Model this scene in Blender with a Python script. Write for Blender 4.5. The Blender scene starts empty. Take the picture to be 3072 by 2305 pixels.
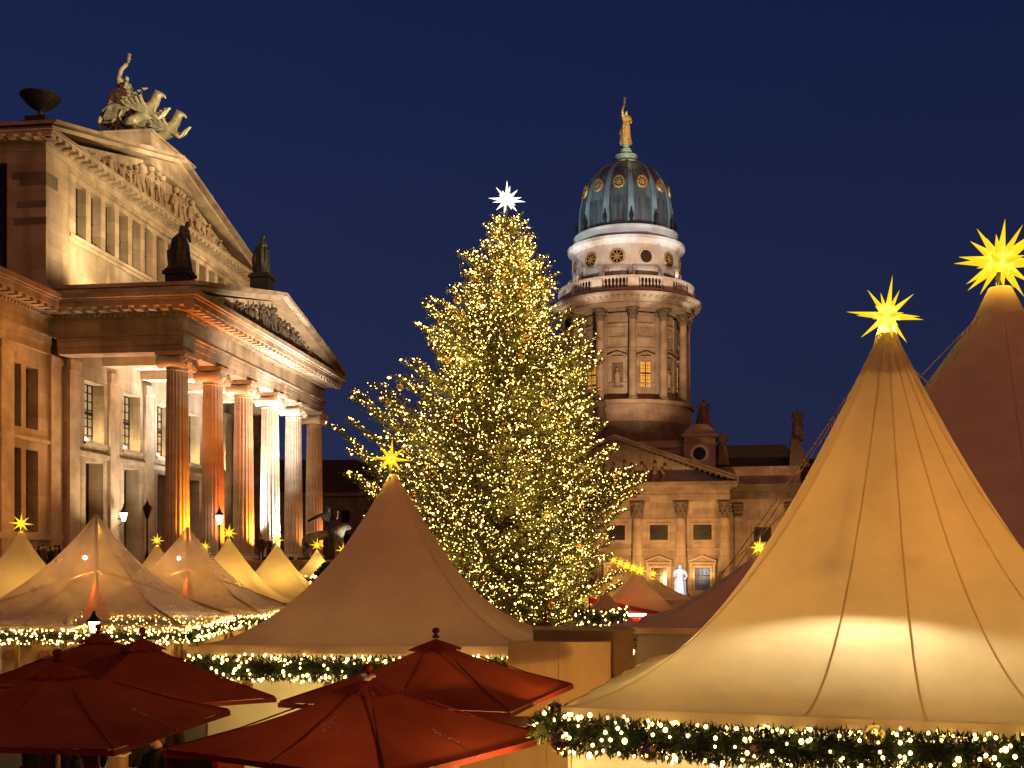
import bpy, bmesh, math, random
import numpy as np
from mathutils import Vector, Matrix

# ------------------------------------------------------------------ camera, sky, light, exposure
sc = bpy.context.scene
COL = sc.collection
F, H, HOR = 1100.0, 4.5, 561.0          # focal length in pixels, camera height, horizon row
cam_d = bpy.data.cameras.new('camera')
cam = bpy.data.objects.new('camera', cam_d)
COL.objects.link(cam)
cam.location = (0, 0, H)
cam.rotation_euler = (math.radians(90), 0, 0)
cam_d.sensor_width = 36.0
cam_d.lens = 36.0 * F / 1024.0
cam_d.shift_y = (HOR - 384.0) / 1024.0
cam_d.clip_start, cam_d.clip_end = 0.1, 3000.0
sc.camera = cam

world = bpy.data.worlds.new('World')
sc.world = world
world.use_nodes = True
wn, wl = world.node_tree.nodes, world.node_tree.links
bg = wn['Background']
tc = wn.new('ShaderNodeTexCoord')
sep = wn.new('ShaderNodeSeparateXYZ')
wl.new(tc.outputs['Generated'], sep.inputs[0])
ramp = wn.new('ShaderNodeValToRGB')      # dusk sky: lighter and hazier low down, deep blue overhead
wl.new(sep.outputs['Z'], ramp.inputs[0])
els = ramp.color_ramp.elements
els[0].position, els[0].color = 0.0, (0.0185, 0.0235, 0.063, 1)
els[1].position, els[1].color = 1.0, (0.0042, 0.0078, 0.034, 1)
e = els.new(0.14); e.color = (0.0146, 0.0205, 0.0620, 1)
e = els.new(0.29); e.color = (0.0118, 0.0172, 0.0600, 1)
e = els.new(0.45); e.color = (0.0074, 0.0136, 0.0560, 1)
west = wn.new('ShaderNodeMapRange')      # the afterglow side of the sky is to the left (west)
wl.new(sep.outputs['X'], west.inputs[0])
west.inputs[1].default_value, west.inputs[2].default_value = 0.6, -0.6
west.inputs[3].default_value, west.inputs[4].default_value = 0.84, 1.22
wmul = wn.new('ShaderNodeMix'); wmul.data_type = 'RGBA'; wmul.blend_type = 'MULTIPLY'
wmul.inputs[0].default_value = 1.0
wl.new(ramp.outputs[0], wmul.inputs[6]); wl.new(west.outputs[0], wmul.inputs[7])
wl.new(wmul.outputs[2], bg.inputs[0])
bg.inputs[1].default_value = 1.0

sun_d = bpy.data.lights.new('city_glow', 'SUN')     # sodium glow of the lit square, very soft
sun_d.energy, sun_d.angle, sun_d.color = 0.80, math.radians(70), (1.0, 0.31, 0.060)
sun = bpy.data.objects.new('city_glow', sun_d)
COL.objects.link(sun)
sun.rotation_euler = Vector((-0.55, 1.0, -0.55)).to_track_quat('-Z', 'Y').to_euler()

vs = sc.view_settings
vs.view_transform, vs.look, vs.gamma, vs.exposure, vs.use_curve_mapping = 'Standard', 'None', 1.0, 0.0, False
sc.render.engine = 'CYCLES'
cy = sc.cycles
cy.use_denoising = True
try:
    cy.denoiser = 'OPENIMAGEDENOISE'
    cy.denoising_input_passes = 'RGB_ALBEDO_NORMAL'
except Exception:
    pass
cy.sample_clamp_indirect = 4.0
cy.max_bounces, cy.diffuse_bounces, cy.glossy_bounces, cy.transmission_bounces, cy.transparent_max_bounces = 6, 2, 3, 4, 12
cy.caustics_reflective = cy.caustics_refractive = False

rnd = random.Random(11)
nrng = np.random.default_rng(7)
PI = math.pi
rad = math.radians


def W(u, v, Y):
    """Point of the place seen at column u, row v of a 1024 x 768 view, Y metres away."""
    return Vector(((u - 512) / F * Y, Y, H + (HOR - v) / F * Y))


# ------------------------------------------------------------------ materials
MATS = {}


def mat(name, col, rough=0.75, metal=0.0, col2=None, nscale=3.0, bump=0.0, bscale=30.0, emit=None, estr=0.0,
        stretch=None, brick=None, spec=0.3, sample=True, streak=1.0):
    if name in MATS:
        return MATS[name]
    m = bpy.data.materials.new(name); m.use_nodes = True
    nt = m.node_tree; n, l = nt.nodes, nt.links
    b = n['Principled BSDF']
    b.inputs['Base Color'].default_value = (*col, 1)
    b.inputs['Roughness'].default_value = rough
    b.inputs['Metallic'].default_value = metal
    b.inputs['Specular IOR Level'].default_value = spec
    t = n.new('ShaderNodeTexCoord')
    out = None
    if col2 is not None:
        mp = n.new('ShaderNodeMapping'); l.new(t.outputs['Object'], mp.inputs[0])
        if stretch: mp.inputs['Scale'].default_value = stretch
        nz = n.new('ShaderNodeTexNoise'); l.new(mp.outputs[0], nz.inputs['Vector'])
        nz.inputs['Scale'].default_value = nscale; nz.inputs['Detail'].default_value = 8; nz.inputs['Roughness'].default_value = 0.62
        rp = n.new('ShaderNodeValToRGB'); l.new(nz.outputs[0], rp.inputs[0])
        rp.color_ramp.elements[0].position, rp.color_ramp.elements[1].position = 0.36, 0.66
        rp.color_ramp.elements[0].color, rp.color_ramp.elements[1].color = (*col2, 1), (*col, 1)
        out = rp.outputs[0]
    if brick:
        w, h, dark = brick
        sp = n.new('ShaderNodeSeparateXYZ'); l.new(t.outputs['Object'], sp.inputs[0])
        ad = n.new('ShaderNodeMath'); l.new(sp.outputs[0], ad.inputs[0]); l.new(sp.outputs[1], ad.inputs[1])
        cb = n.new('ShaderNodeCombineXYZ'); l.new(ad.outputs[0], cb.inputs[0]); l.new(sp.outputs[2], cb.inputs[1])
        bt = n.new('ShaderNodeTexBrick'); l.new(cb.outputs[0], bt.inputs['Vector'])
        bt.inputs['Scale'].default_value = 1.0; bt.inputs['Brick Width'].default_value = w; bt.inputs['Row Height'].default_value = h
        bt.inputs['Mortar Size'].default_value = 0.012; bt.inputs['Mortar Smooth'].default_value = 0.3
        bt.inputs['Color1'].default_value = (1, 1, 1, 1); bt.inputs['Color2'].default_value = (0.72, 0.70, 0.68, 1)
        bt.inputs['Mortar'].default_value = (dark, dark, dark, 1)
        mx = n.new('ShaderNodeMix'); mx.data_type = 'RGBA'; mx.blend_type = 'MULTIPLY'; mx.inputs[0].default_value = 1
        if out is not None: l.new(out, mx.inputs[6])
        else: mx.inputs[6].default_value = (*col, 1)
        l.new(bt.outputs[0], mx.inputs[7]); out = mx.outputs[2]
        sm = n.new('ShaderNodeMapping'); l.new(t.outputs['Object'], sm.inputs[0]); sm.inputs['Scale'].default_value = (1.3, 1.3, 0.10)
        sn = n.new('ShaderNodeTexNoise'); l.new(sm.outputs[0], sn.inputs['Vector']); sn.inputs['Scale'].default_value = 1.0; sn.inputs['Detail'].default_value = 7
        sr = n.new('ShaderNodeValToRGB'); l.new(sn.outputs[0], sr.inputs[0])        # rain streaks and soot running down the face
        sr.color_ramp.elements[0].position, sr.color_ramp.elements[1].position = 0.30, 0.56
        sr.color_ramp.elements[0].color, sr.color_ramp.elements[1].color = (0.60, 0.57, 0.54, 1), (1, 1, 1, 1)
        m2 = n.new('ShaderNodeMix'); m2.data_type = 'RGBA'; m2.blend_type = 'MULTIPLY'; m2.inputs[0].default_value = streak
        l.new(out, m2.inputs[6]); l.new(sr.outputs[0], m2.inputs[7]); out = m2.outputs[2]
    if out is not None: l.new(out, b.inputs['Base Color'])
    if bump:
        nb = n.new('ShaderNodeTexNoise'); l.new(t.outputs['Object'], nb.inputs['Vector'])
        nb.inputs['Scale'].default_value = bscale; nb.inputs['Detail'].default_value = 6
        bp = n.new('ShaderNodeBump'); bp.inputs['Strength'].default_value = bump; bp.inputs['Distance'].default_value = 0.05
        l.new(nb.outputs[0], bp.inputs['Height']); l.new(bp.outputs[0], b.inputs['Normal'])
    if emit:
        b.inputs['Emission Color'].default_value = (*emit, 1); b.inputs['Emission Strength'].default_value = estr
        if not sample: m.cycles.emission_sampling = 'NONE'
    MATS[name] = m
    return m


def fabric(name, col, trans=0.5, col2=None, bump=0.06):
    m = bpy.data.materials.new(name); m.use_nodes = True
    n, l = m.node_tree.nodes, m.node_tree.links
    n.remove(n['Principled BSDF'])
    t = n.new('ShaderNodeTexCoord')
    nz = n.new('ShaderNodeTexNoise'); l.new(t.outputs['Object'], nz.inputs['Vector'])
    nz.inputs['Scale'].default_value = 0.9; nz.inputs['Detail'].default_value = 7; nz.inputs['Roughness'].default_value = 0.6
    rp = n.new('ShaderNodeValToRGB'); l.new(nz.outputs[0], rp.inputs[0])
    rp.color_ramp.elements[0].position, rp.color_ramp.elements[1].position = 0.33, 0.7
    c2 = col2 or tuple(c * 0.80 for c in col)
    rp.color_ramp.elements[0].color, rp.color_ramp.elements[1].color = (*c2, 1), (*col, 1)
    # soft wrinkles of tensioned cloth plus its weave
    mp = n.new('ShaderNodeMapping'); l.new(t.outputs['Object'], mp.inputs[0]); mp.inputs['Scale'].default_value = (1.0, 1.0, 0.35)
    n2 = n.new('ShaderNodeTexNoise'); l.new(mp.outputs[0], n2.inputs['Vector']); n2.inputs['Scale'].default_value = 2.6; n2.inputs['Detail'].default_value = 4
    bp = n.new('ShaderNodeBump'); bp.inputs['Strength'].default_value = bump * 3.4; bp.inputs['Distance'].default_value = 0.06
    l.new(n2.outputs[0], bp.inputs['Height'])
    d = n.new('ShaderNodeBsdfDiffuse'); tr = n.new('ShaderNodeBsdfTranslucent')
    for s in (d, tr):
        l.new(rp.outputs[0], s.inputs['Color']); l.new(bp.outputs[0], s.inputs['Normal'])
    mx = n.new('ShaderNodeMixShader'); mx.inputs[0].default_value = trans
    l.new(d.outputs[0], mx.inputs[1]); l.new(tr.outputs[0], mx.inputs[2])
    l.new(mx.outputs[0], n['Material Output'].inputs[0])
    MATS[name] = m
    return m


def clear_plastic(name):
    m = bpy.data.materials.new(name); m.use_nodes = True
    n, l = m.node_tree.nodes, m.node_tree.links
    n.remove(n['Principled BSDF'])
    t = n.new('ShaderNodeTexCoord')
    mp = n.new('ShaderNodeMapping'); l.new(t.outputs['Object'], mp.inputs[0]); mp.inputs['Scale'].default_value = (1.6, 1.6, 0.25)
    nz = n.new('ShaderNodeTexNoise'); l.new(mp.outputs[0], nz.inputs['Vector']); nz.inputs['Scale'].default_value = 1.6; nz.inputs['Detail'].default_value = 6
    bp = n.new('ShaderNodeBump'); bp.inputs['Strength'].default_value = 0.16; bp.inputs['Distance'].default_value = 0.06; l.new(nz.outputs[0], bp.inputs['Height'])
    tp = n.new('ShaderNodeBsdfTransparent'); tp.inputs[0].default_value = (0.95, 0.90, 0.86, 1)
    df = n.new('ShaderNodeBsdfDiffuse'); df.inputs[0].default_value = (0.72, 0.58, 0.46, 1)
    tl = n.new('ShaderNodeBsdfTranslucent'); tl.inputs[0].default_value = (0.72, 0.58, 0.46, 1)
    gl = n.new('ShaderNodeBsdfGlossy'); gl.inputs['Roughness'].default_value = 0.22
    a = n.new('ShaderNodeMixShader'); a.inputs[0].default_value = 0.5; l.new(df.outputs[0], a.inputs[1]); l.new(tl.outputs[0], a.inputs[2])
    rp = n.new('ShaderNodeMapRange'); l.new(nz.outputs[0], rp.inputs[0]); rp.inputs[1].default_value, rp.inputs[2].default_value = 0.35, 0.7
    rp.inputs[3].default_value, rp.inputs[4].default_value = 0.36, 0.48
    b = n.new('ShaderNodeMixShader'); l.new(rp.outputs[0], b.inputs[0]); l.new(tp.outputs[0], b.inputs[1]); l.new(a.outputs[0], b.inputs[2])
    lw = n.new('ShaderNodeLayerWeight'); lw.inputs[0].default_value = 0.5
    pw = n.new('ShaderNodeMath'); pw.operation = 'POWER'; l.new(lw.outputs['Facing'], pw.inputs[0]); pw.inputs[1].default_value = 3.5
    sc_ = n.new('ShaderNodeMapRange'); l.new(pw.outputs[0], sc_.inputs[0]); sc_.inputs[3].default_value, sc_.inputs[4].default_value = 0.05, 0.55
    c = n.new('ShaderNodeMixShader'); l.new(sc_.outputs[0], c.inputs[0]); l.new(b.outputs[0], c.inputs[1]); l.new(gl.outputs[0], c.inputs[2])
    l.new(c.outputs[0], n['Material Output'].inputs[0])
    MATS[name] = m
    return m


def star_mat(name, core, tip, reach):
    """Lit paper star: the lamp sits in the middle, so the points glow less towards their tips."""
    m = bpy.data.materials.new(name); m.use_nodes = True
    n, l = m.node_tree.nodes, m.node_tree.links
    n.remove(n['Principled BSDF'])
    g = n.new('ShaderNodeNewGeometry'); oi = n.new('ShaderNodeObjectInfo')
    di = n.new('ShaderNodeVectorMath'); di.operation = 'DISTANCE'
    l.new(g.outputs['Position'], di.inputs[0]); l.new(oi.outputs['Location'], di.inputs[1])
    mr = n.new('ShaderNodeMapRange'); l.new(di.outputs['Value'], mr.inputs[0]); mr.inputs[1].default_value = reach * 0.12; mr.inputs[2].default_value = reach
    rp = n.new('ShaderNodeValToRGB'); l.new(mr.outputs[0], rp.inputs[0])
    rp.color_ramp.elements[0].color, rp.color_ramp.elements[1].color = (*core, 1), (*tip, 1)
    rp.color_ramp.elements.new(0.3).color = (*[0.12 * a + 0.88 * b for a, b in zip(core, tip)], 1)
    dt = n.new('ShaderNodeVectorMath'); dt.operation = 'DOT_PRODUCT'; l.new(g.outputs['True Normal'], dt.inputs[0]); dt.inputs[1].default_value = (0.55, -0.3, 0.75)
    fm = n.new('ShaderNodeMapRange'); l.new(dt.outputs['Value'], fm.inputs[0]); fm.inputs[1].default_value, fm.inputs[2].default_value = -1, 1
    fm.inputs[3].default_value, fm.inputs[4].default_value = 0.88, 1.30       # shading painted into the glow: facets brighten by the way they face
    e = n.new('ShaderNodeEmission'); l.new(rp.outputs[0], e.inputs[0]); l.new(fm.outputs[0], e.inputs[1])
    l.new(e.outputs[0], n['Material Output'].inputs[0])
    MATS[name] = m
    return m


def bulb_mat(name, col, strength, sample=True):
    m = bpy.data.materials.new(name); m.use_nodes = True
    n, l = m.node_tree.nodes, m.node_tree.links
    n.remove(n['Principled BSDF'])
    e = n.new('ShaderNodeEmission'); e.inputs[0].default_value = (*col, 1); e.inputs[1].default_value = strength
    l.new(e.outputs[0], n['Material Output'].inputs[0])
    if not sample: m.cycles.emission_sampling = 'NONE'
    MATS[name] = m
    return m


def glass_ball(name, tint):
    m = bpy.data.materials.new(name); m.use_nodes = True
    n, l = m.node_tree.nodes, m.node_tree.links
    n.remove(n['Principled BSDF'])
    tp = n.new('ShaderNodeBsdfTransparent'); tp.inputs[0].default_value = (*tint, 1)
    gl = n.new('ShaderNodeBsdfGlossy'); gl.inputs['Roughness'].default_value = 0.04; gl.inputs[0].default_value = (1, 0.93, 0.8, 1)
    tl = n.new('ShaderNodeBsdfTranslucent'); tl.inputs[0].default_value = (0.9, 0.72, 0.4, 1)
    lw = n.new('ShaderNodeLayerWeight'); lw.inputs[0].default_value = 0.45
    rp = n.new('ShaderNodeMapRange'); l.new(lw.outputs['Facing'], rp.inputs[0]); rp.inputs[1].default_value, rp.inputs[2].default_value = 0.25, 0.8
    rp.inputs[3].default_value, rp.inputs[4].default_value = 0.22, 0.95
    a = n.new('ShaderNodeMixShader'); a.inputs[0].default_value = 0.35; l.new(gl.outputs[0], a.inputs[1]); l.new(tl.outputs[0], a.inputs[2])
    b = n.new('ShaderNodeMixShader'); l.new(rp.outputs[0], b.inputs[0]); l.new(tp.outputs[0], b.inputs[1]); l.new(a.outputs[0], b.inputs[2])
    l.new(b.outputs[0], n['Material Output'].inputs[0])
    MATS[name] = m
    return m


STONE = mat('sandstone', (0.46, 0.37, 0.27), 0.85, col2=(0.30, 0.235, 0.165), nscale=0.55, bump=0.12, bscale=6, brick=(1.9, 0.62, 0.66))
STONE_PLAIN = mat('plain sandstone', (0.45, 0.36, 0.265), 0.85, col2=(0.27, 0.21, 0.15), nscale=0.9, bump=0.15, bscale=8)
STONE_STAINED = mat('weathered sandstone', (0.44, 0.35, 0.255), 0.88, col2=(0.27, 0.21, 0.15), nscale=0.8, bump=0.2, bscale=9, stretch=(0.6, 0.6, 1.6), brick=(2.4, 0.9, 0.8))
COLUMN_STONE = mat('column sandstone', (0.46, 0.37, 0.28), 0.85, col2=(0.30, 0.22, 0.16), nscale=1.1, bump=0.1, bscale=10, stretch=(0.5, 0.5, 1.2))
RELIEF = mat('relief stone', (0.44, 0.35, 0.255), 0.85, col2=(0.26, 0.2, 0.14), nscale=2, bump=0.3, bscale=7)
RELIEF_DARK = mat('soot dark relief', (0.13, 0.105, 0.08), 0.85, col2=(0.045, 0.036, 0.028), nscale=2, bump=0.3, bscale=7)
DARK_BRONZE = mat('dark bronze', (0.05, 0.045, 0.04), 0.5, 0.5, col2=(0.025, 0.024, 0.022), nscale=4, bump=0.2, bscale=10)
PATINA = mat('gilded patina bronze', (0.42, 0.38, 0.24), 0.5, 0.25, col2=(0.16, 0.17, 0.12), nscale=2.6, bump=0.3, bscale=9)
GREYSTONE = mat('grey figure stone', (0.30, 0.26, 0.21), 0.85, col2=(0.09, 0.075, 0.06), nscale=2.5, bump=0.3, bscale=9)
GOLD = mat('gold leaf', (0.85, 0.60, 0.22), 0.5, 0.6, col2=(0.45, 0.30, 0.10), nscale=3, bump=0.3, bscale=8)
GLASS_DARK = mat('dark window glass', (0.012, 0.012, 0.016), 0.12, spec=0.5, col2=(0.03, 0.022, 0.015), nscale=1.0)
GLASS_LIT = mat('lit window glass', (0.10, 0.08, 0.05), 0.3, emit=(1.0, 0.72, 0.36), estr=0.34, col2=(0.2, 0.16, 0.1))
GLASS_AMBER = mat('amber lit window glass', (0.2, 0.1, 0.02), 0.3, emit=(1.0, 0.46, 0.06), estr=0.75, col2=(0.3, 0.15, 0.03))
IRON = mat('black iron', (0.018, 0.017, 0.016), 0.5, 0.6, col2=(0.03, 0.026, 0.022), nscale=8)
BLACKWOOD = mat('dark stained timber', (0.05, 0.03, 0.02), 0.7, col2=(0.03, 0.02, 0.014), nscale=5)
ROOF_DARK = mat('dark slate roof', (0.035, 0.03, 0.028), 0.7, col2=(0.018, 0.016, 0.016), nscale=2, bump=0.2)
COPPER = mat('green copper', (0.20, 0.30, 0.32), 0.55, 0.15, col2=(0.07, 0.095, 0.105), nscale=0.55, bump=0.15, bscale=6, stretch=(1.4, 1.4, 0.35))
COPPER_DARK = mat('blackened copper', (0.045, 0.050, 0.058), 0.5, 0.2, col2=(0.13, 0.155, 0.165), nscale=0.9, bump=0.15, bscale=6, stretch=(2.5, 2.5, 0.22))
COPPER_RIB = mat('pale copper rib', (0.30, 0.42, 0.46), 0.55, 0.1, col2=(0.18, 0.26, 0.28), nscale=1.2, stretch=(1, 1, 0.4))
TOWER_WHITE = mat('pale limestone', (0.66, 0.62, 0.57), 0.85, col2=(0.50, 0.45, 0.40), nscale=0.7, bump=0.1, bscale=6, stretch=(1, 1, 0.6))
TOWER_STONE = mat('tower sandstone', (0.40, 0.33, 0.255), 0.85, col2=(0.26, 0.205, 0.15), nscale=0.5, bump=0.12, bscale=5, brick=(2.2, 0.75, 0.80), streak=0.35)
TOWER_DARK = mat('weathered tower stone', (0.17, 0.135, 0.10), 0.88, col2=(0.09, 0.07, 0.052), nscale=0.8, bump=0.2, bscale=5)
MARBLE = mat('white marble', (0.78, 0.77, 0.75), 0.5, col2=(0.5, 0.49, 0.48), nscale=1.4, bump=0.3, bscale=6)
CANVAS = fabric('cream tent canvas', (0.80, 0.69, 0.50), 0.50)
CANVAS_THICK = fabric('thick tent canvas', (0.70, 0.53, 0.36), 0.12)
CANVAS_WALL = fabric('tent wall sheet', (0.82, 0.74, 0.60), 0.45)
SEAM = fabric('canvas webbing', (0.90, 0.74, 0.52), 0.80)
CLEAR = clear_plastic('clear tent film')
RED_CANVAS = fabric('red umbrella canvas', (0.42, 0.108, 0.055), 0.45, col2=(0.27, 0.058, 0.03), bump=0.09)
RED_TRIM = mat('dark red trim', (0.16, 0.014, 0.008), 0.7, col2=(0.1, 0.01, 0.006), nscale=8)
SNOW = mat('old snow', (0.75, 0.72, 0.68), 0.8, col2=(0.5, 0.47, 0.43), nscale=9)
NEEDLE = mat('fir needles', (0.120, 0.122, 0.036), 0.6, col2=(0.070, 0.080, 0.022), nscale=0.7)
NEEDLE_DARK = mat('garland needles', (0.040, 0.070, 0.022), 0.6, col2=(0.018, 0.034, 0.012), nscale=5)
BARK = mat('fir bark', (0.09, 0.055, 0.03), 0.9, col2=(0.04, 0.025, 0.015), nscale=4, bump=0.4)
WOOD = mat('stall timber', (0.38, 0.22, 0.09), 0.6, col2=(0.24, 0.13, 0.05), nscale=3, stretch=(4, 4, 0.5))
KIOSK = mat('cream panel', (0.56, 0.46, 0.24), 0.7, col2=(0.47, 0.37, 0.18), nscale=1.2, stretch=(2, 2, 0.5), bump=0.05)
KIOSK_DARK = mat('brown fascia board', (0.20, 0.14, 0.075), 0.7, col2=(0.14, 0.095, 0.05), nscale=2)
PAVING = mat('granite paving', (0.13, 0.12, 0.105), 0.6, col2=(0.08, 0.072, 0.065), nscale=2, bump=0.2, bscale=20, brick=(0.6, 0.6, 0.6))
RED_PAINT = mat('red painted metal', (0.34, 0.018, 0.014), 0.35, col2=(0.24, 0.012, 0.01), nscale=6)
SKIN = mat('skin', (0.55, 0.33, 0.23), 0.6, col2=(0.48, 0.28, 0.19), nscale=9)
HAIR = mat('dark hair', (0.03, 0.02, 0.014), 0.6, col2=(0.05, 0.03, 0.02), nscale=20)
COATS = [mat('navy coat', (0.02, 0.025, 0.05), 0.85, col2=(0.012, 0.015, 0.03)), mat('brown coat', (0.09, 0.05, 0.03), 0.85, col2=(0.06, 0.035, 0.02)),
         mat('black coat', (0.014, 0.013, 0.013), 0.85, col2=(0.025, 0.022, 0.02)), mat('grey coat', (0.12, 0.11, 0.10), 0.85, col2=(0.08, 0.075, 0.07)),
         mat('wine red coat', (0.10, 0.015, 0.02), 0.85, col2=(0.07, 0.01, 0.012))]
DENIM = mat('blue denim', (0.07, 0.10, 0.17), 0.85, col2=(0.05, 0.07, 0.12), nscale=10)
BULB_TREE = bulb_mat('warm tree bulb', (1.0, 0.62, 0.15), 15.0)
BULB_DIM = bulb_mat('dim tree bulb', (1.0, 0.62, 0.14), 6.5)
BULB_GARLAND = bulb_mat('warm garland bulb', (1.0, 0.63, 0.165), 12.0)
LAMP_WHITE = bulb_mat('white lamp glass', (1.0, 0.95, 0.82), 7.0)
LAMP_WARM = bulb_mat('warm lamp glass', (1.0, 0.72, 0.3), 9.0)
BAUBLE = glass_ball('amber glass bauble', (0.72, 0.55, 0.3))
MIRROR_BALL = glass_ball('silvered glass ball', (0.42, 0.34, 0.22))


# ------------------------------------------------------------------ mesh builder
class MB:
    def __init__(self):
        self.v, self.f = [], []

    def add(self, vs_, fs_):
        o = len(self.v)
        self.v += [tuple(p) for p in vs_]
        self.f += [tuple(i + o for i in q) for q in fs_]
        return self

    def box(self, x0, x1, y0, y1, z0, z1):
        if x0 > x1: x0, x1 = x1, x0
        if y0 > y1: y0, y1 = y1, y0
        return self.add([(x0, y0, z0), (x1, y0, z0), (x1, y1, z0), (x0, y1, z0), (x0, y0, z1), (x1, y0, z1), (x1, y1, z1), (x0, y1, z1)],
                        [(0, 3, 2, 1), (4, 5, 6, 7), (0, 1, 5, 4), (1, 2, 6, 5), (2, 3, 7, 6), (3, 0, 4, 7)])

    def mbox(self, M, sx, sy, sz):
        c = [M @ Vector((a * sx / 2, b * sy / 2, d * sz / 2)) for d in (-1, 1) for a, b in ((-1, -1), (1, -1), (1, 1), (-1, 1))]
        return self.add(c, [(0, 3, 2, 1), (4, 5, 6, 7), (0, 1, 5, 4), (1, 2, 6, 5), (2, 3, 7, 6), (3, 0, 4, 7)])

    def prism(self, poly, axis, a0, a1):
        """polygon (two coordinates) drawn out along an axis: 'x' takes (y,z), 'y' takes (x,z), 'z' takes (x,y)"""
        def P(p, a):
            return (a, p[0], p[1]) if axis == 'x' else (p[0], a, p[1]) if axis == 'y' else (p[0], p[1], a)
        k = len(poly)
        vs_ = [P(p, a0) for p in poly] + [P(p, a1) for p in poly]
        fs_ = [tuple(range(k))[::-1], tuple(range(k, 2 * k))] + [(i, (i + 1) % k, k + (i + 1) % k, k + i) for i in range(k)]
        return self.add(vs_, fs_)

    def lathe(self, prof, n=24, c=(0, 0), a0=0.0, a1=2 * PI, rf=None, cap=True):
        full = abs(a1 - a0 - 2 * PI) < 1e-6
        m = n if full else n + 1
        vs_ = []
        for j, (r, z) in enumerate(prof):
            for i in range(m):
                a = a0 + (a1 - a0) * i / n
                q = r * (rf(a, z) if rf else 1.0)
                vs_.append((c[0] + q * math.cos(a), c[1] + q * math.sin(a), z))
        fs_ = []
        for j in range(len(prof) - 1):
            for i in range(n):
                i2 = (i + 1) % m
                fs_.append((j * m + i, j * m + i2, (j + 1) * m + i2, (j + 1) * m + i))
        if cap and full:
            fs_.append(tuple(range(m))[::-1]); fs_.append(tuple(range((len(prof) - 1) * m, len(prof) * m)))
        return self.add(vs_, fs_)

    def tube(self, pts, rads, n=8, closed=False):
        pts = [Vector(p) for p in pts]
        if not hasattr(rads, '__len__'): rads = [rads] * len(pts)
        vs_, k = [], len(pts)
        for i, p in enumerate(pts):
            a, b = pts[(i - 1) % k if closed else max(i - 1, 0)], pts[(i + 1) % k if closed else min(i + 1, k - 1)]
            t = (b - a)
            t = t.normalized() if t.length > 1e-9 else Vector((0, 0, 1))
            up = Vector((0, 0, 1)) if abs(t.z) < 0.9 else Vector((1, 0, 0))
            x = t.cross(up).normalized(); y = t.cross(x)
            for j in range(n):
                an = 2 * PI * j / n
                vs_.append(p + x * rads[i] * math.cos(an) + y * rads[i] * math.sin(an))
        fs_ = []
        for i in range(k if closed else k - 1):
            i2 = (i + 1) % k
            for j in range(n):
                fs_.append((i * n + j, i * n + (j + 1) % n, i2 * n + (j + 1) % n, i2 * n + j))
        if not closed:
            fs_.append(tuple(range(n))[::-1]); fs_.append(tuple(range((k - 1) * n, k * n)))
        return self.add(vs_, fs_)

    def sphere(self, c, r, nu=10, nv=7, s=(1, 1, 1)):
        vs_ = [(c[0], c[1], c[2] - r * s[2])]
        for j in range(1, nv):
            a = PI * j / nv
            for i in range(nu):
                b = 2 * PI * i / nu
                vs_.append((c[0] + r * s[0] * math.sin(a) * math.cos(b), c[1] + r * s[1] * math.sin(a) * math.sin(b), c[2] - r * s[2] * math.cos(a)))
        vs_.append((c[0], c[1], c[2] + r * s[2]))
        fs_ = [(0, 1 + (i + 1) % nu, 1 + i) for i in range(nu)]
        for j in range(nv - 2):
            for i in range(nu):
                p, q = 1 + j * nu, 1 + (j + 1) * nu
                fs_.append((p + i, p + (i + 1) % nu, q + (i + 1) % nu, q + i))
        p = 1 + (nv - 2) * nu
        fs_ += [(p + i, p + (i + 1) % nu, len(vs_) - 1) for i in range(nu)]
        return self.add(vs_, fs_)

    def grid(self, fn, nu, nv):
        vs_ = [fn(i / nu, j / nv) for j in range(nv + 1) for i in range(nu + 1)]
        m = nu + 1
        return self.add(vs_, [(j * m + i, j * m + i + 1, (j + 1) * m + i + 1, (j + 1) * m + i) for j in range(nv) for i in range(nu)])

    def holes(self, x0, x1, y0, y1, z0, z1, hs, axis='x'):
        """wall slab with rectangular openings (ya, yb, za, zb); axis 'x': slab faces x; 'y': slab faces y (opening in x)"""
        ys = sorted({y0, y1, *[q for h in hs for q in h[:2] if y0 < q < y1]})
        for a, b in zip(ys, ys[1:]):
            m = (a + b) / 2
            cuts = sorted([(h[2], h[3]) for h in hs if h[0] < m < h[1]])
            z = z0
            for c, d in cuts + [(z1, z1)]:
                if c > z + 1e-6:
                    self.box(x0, x1, a, b, z, c) if axis == 'x' else self.box(a, b, x0, x1, z, c)
                z = max(z, d)
        return self

    def mesh(self, name, smooth=False):
        me = bpy.data.meshes.new(name)
        me.from_pydata(self.v, [], self.f); me.update()
        if smooth:
            me.polygons.foreach_set('use_smooth', [True] * len(me.polygons))
            try: me.set_sharp_from_angle(angle=rad(42))
            except Exception: pass
        return me

    def build(self, name, material, parent=None, smooth=False, recalc=False):
        me = self.mesh(name, smooth)
        if recalc:
            bm = bmesh.new(); bm.from_mesh(me); bmesh.ops.recalc_face_normals(bm, faces=bm.faces); bm.to_mesh(me); bm.free()
        return link(name, me, material, parent)


def link(name, me, material=None, parent=None):
    o = bpy.data.objects.new(name, me); COL.objects.link(o)
    if material is not None and not me.materials: me.materials.append(material)
    if parent is not None: o.parent = parent
    return o


def tag(o, label=None, cat=None, group=None, kind=None):
    for k, v in (('label', label), ('category', cat), ('group', group), ('kind', kind)):
        if v: o[k] = v
    return o


def thing(name, label, cat, loc=(0, 0, 0), rz=0.0, group=None, scale=1.0):
    o = bpy.data.objects.new(name, None); COL.objects.link(o)
    o.location = loc; o.rotation_euler = (0, 0, rz); o.scale = (scale,) * 3
    o.empty_display_size = 0.2
    return tag(o, label, cat, group)


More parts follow.
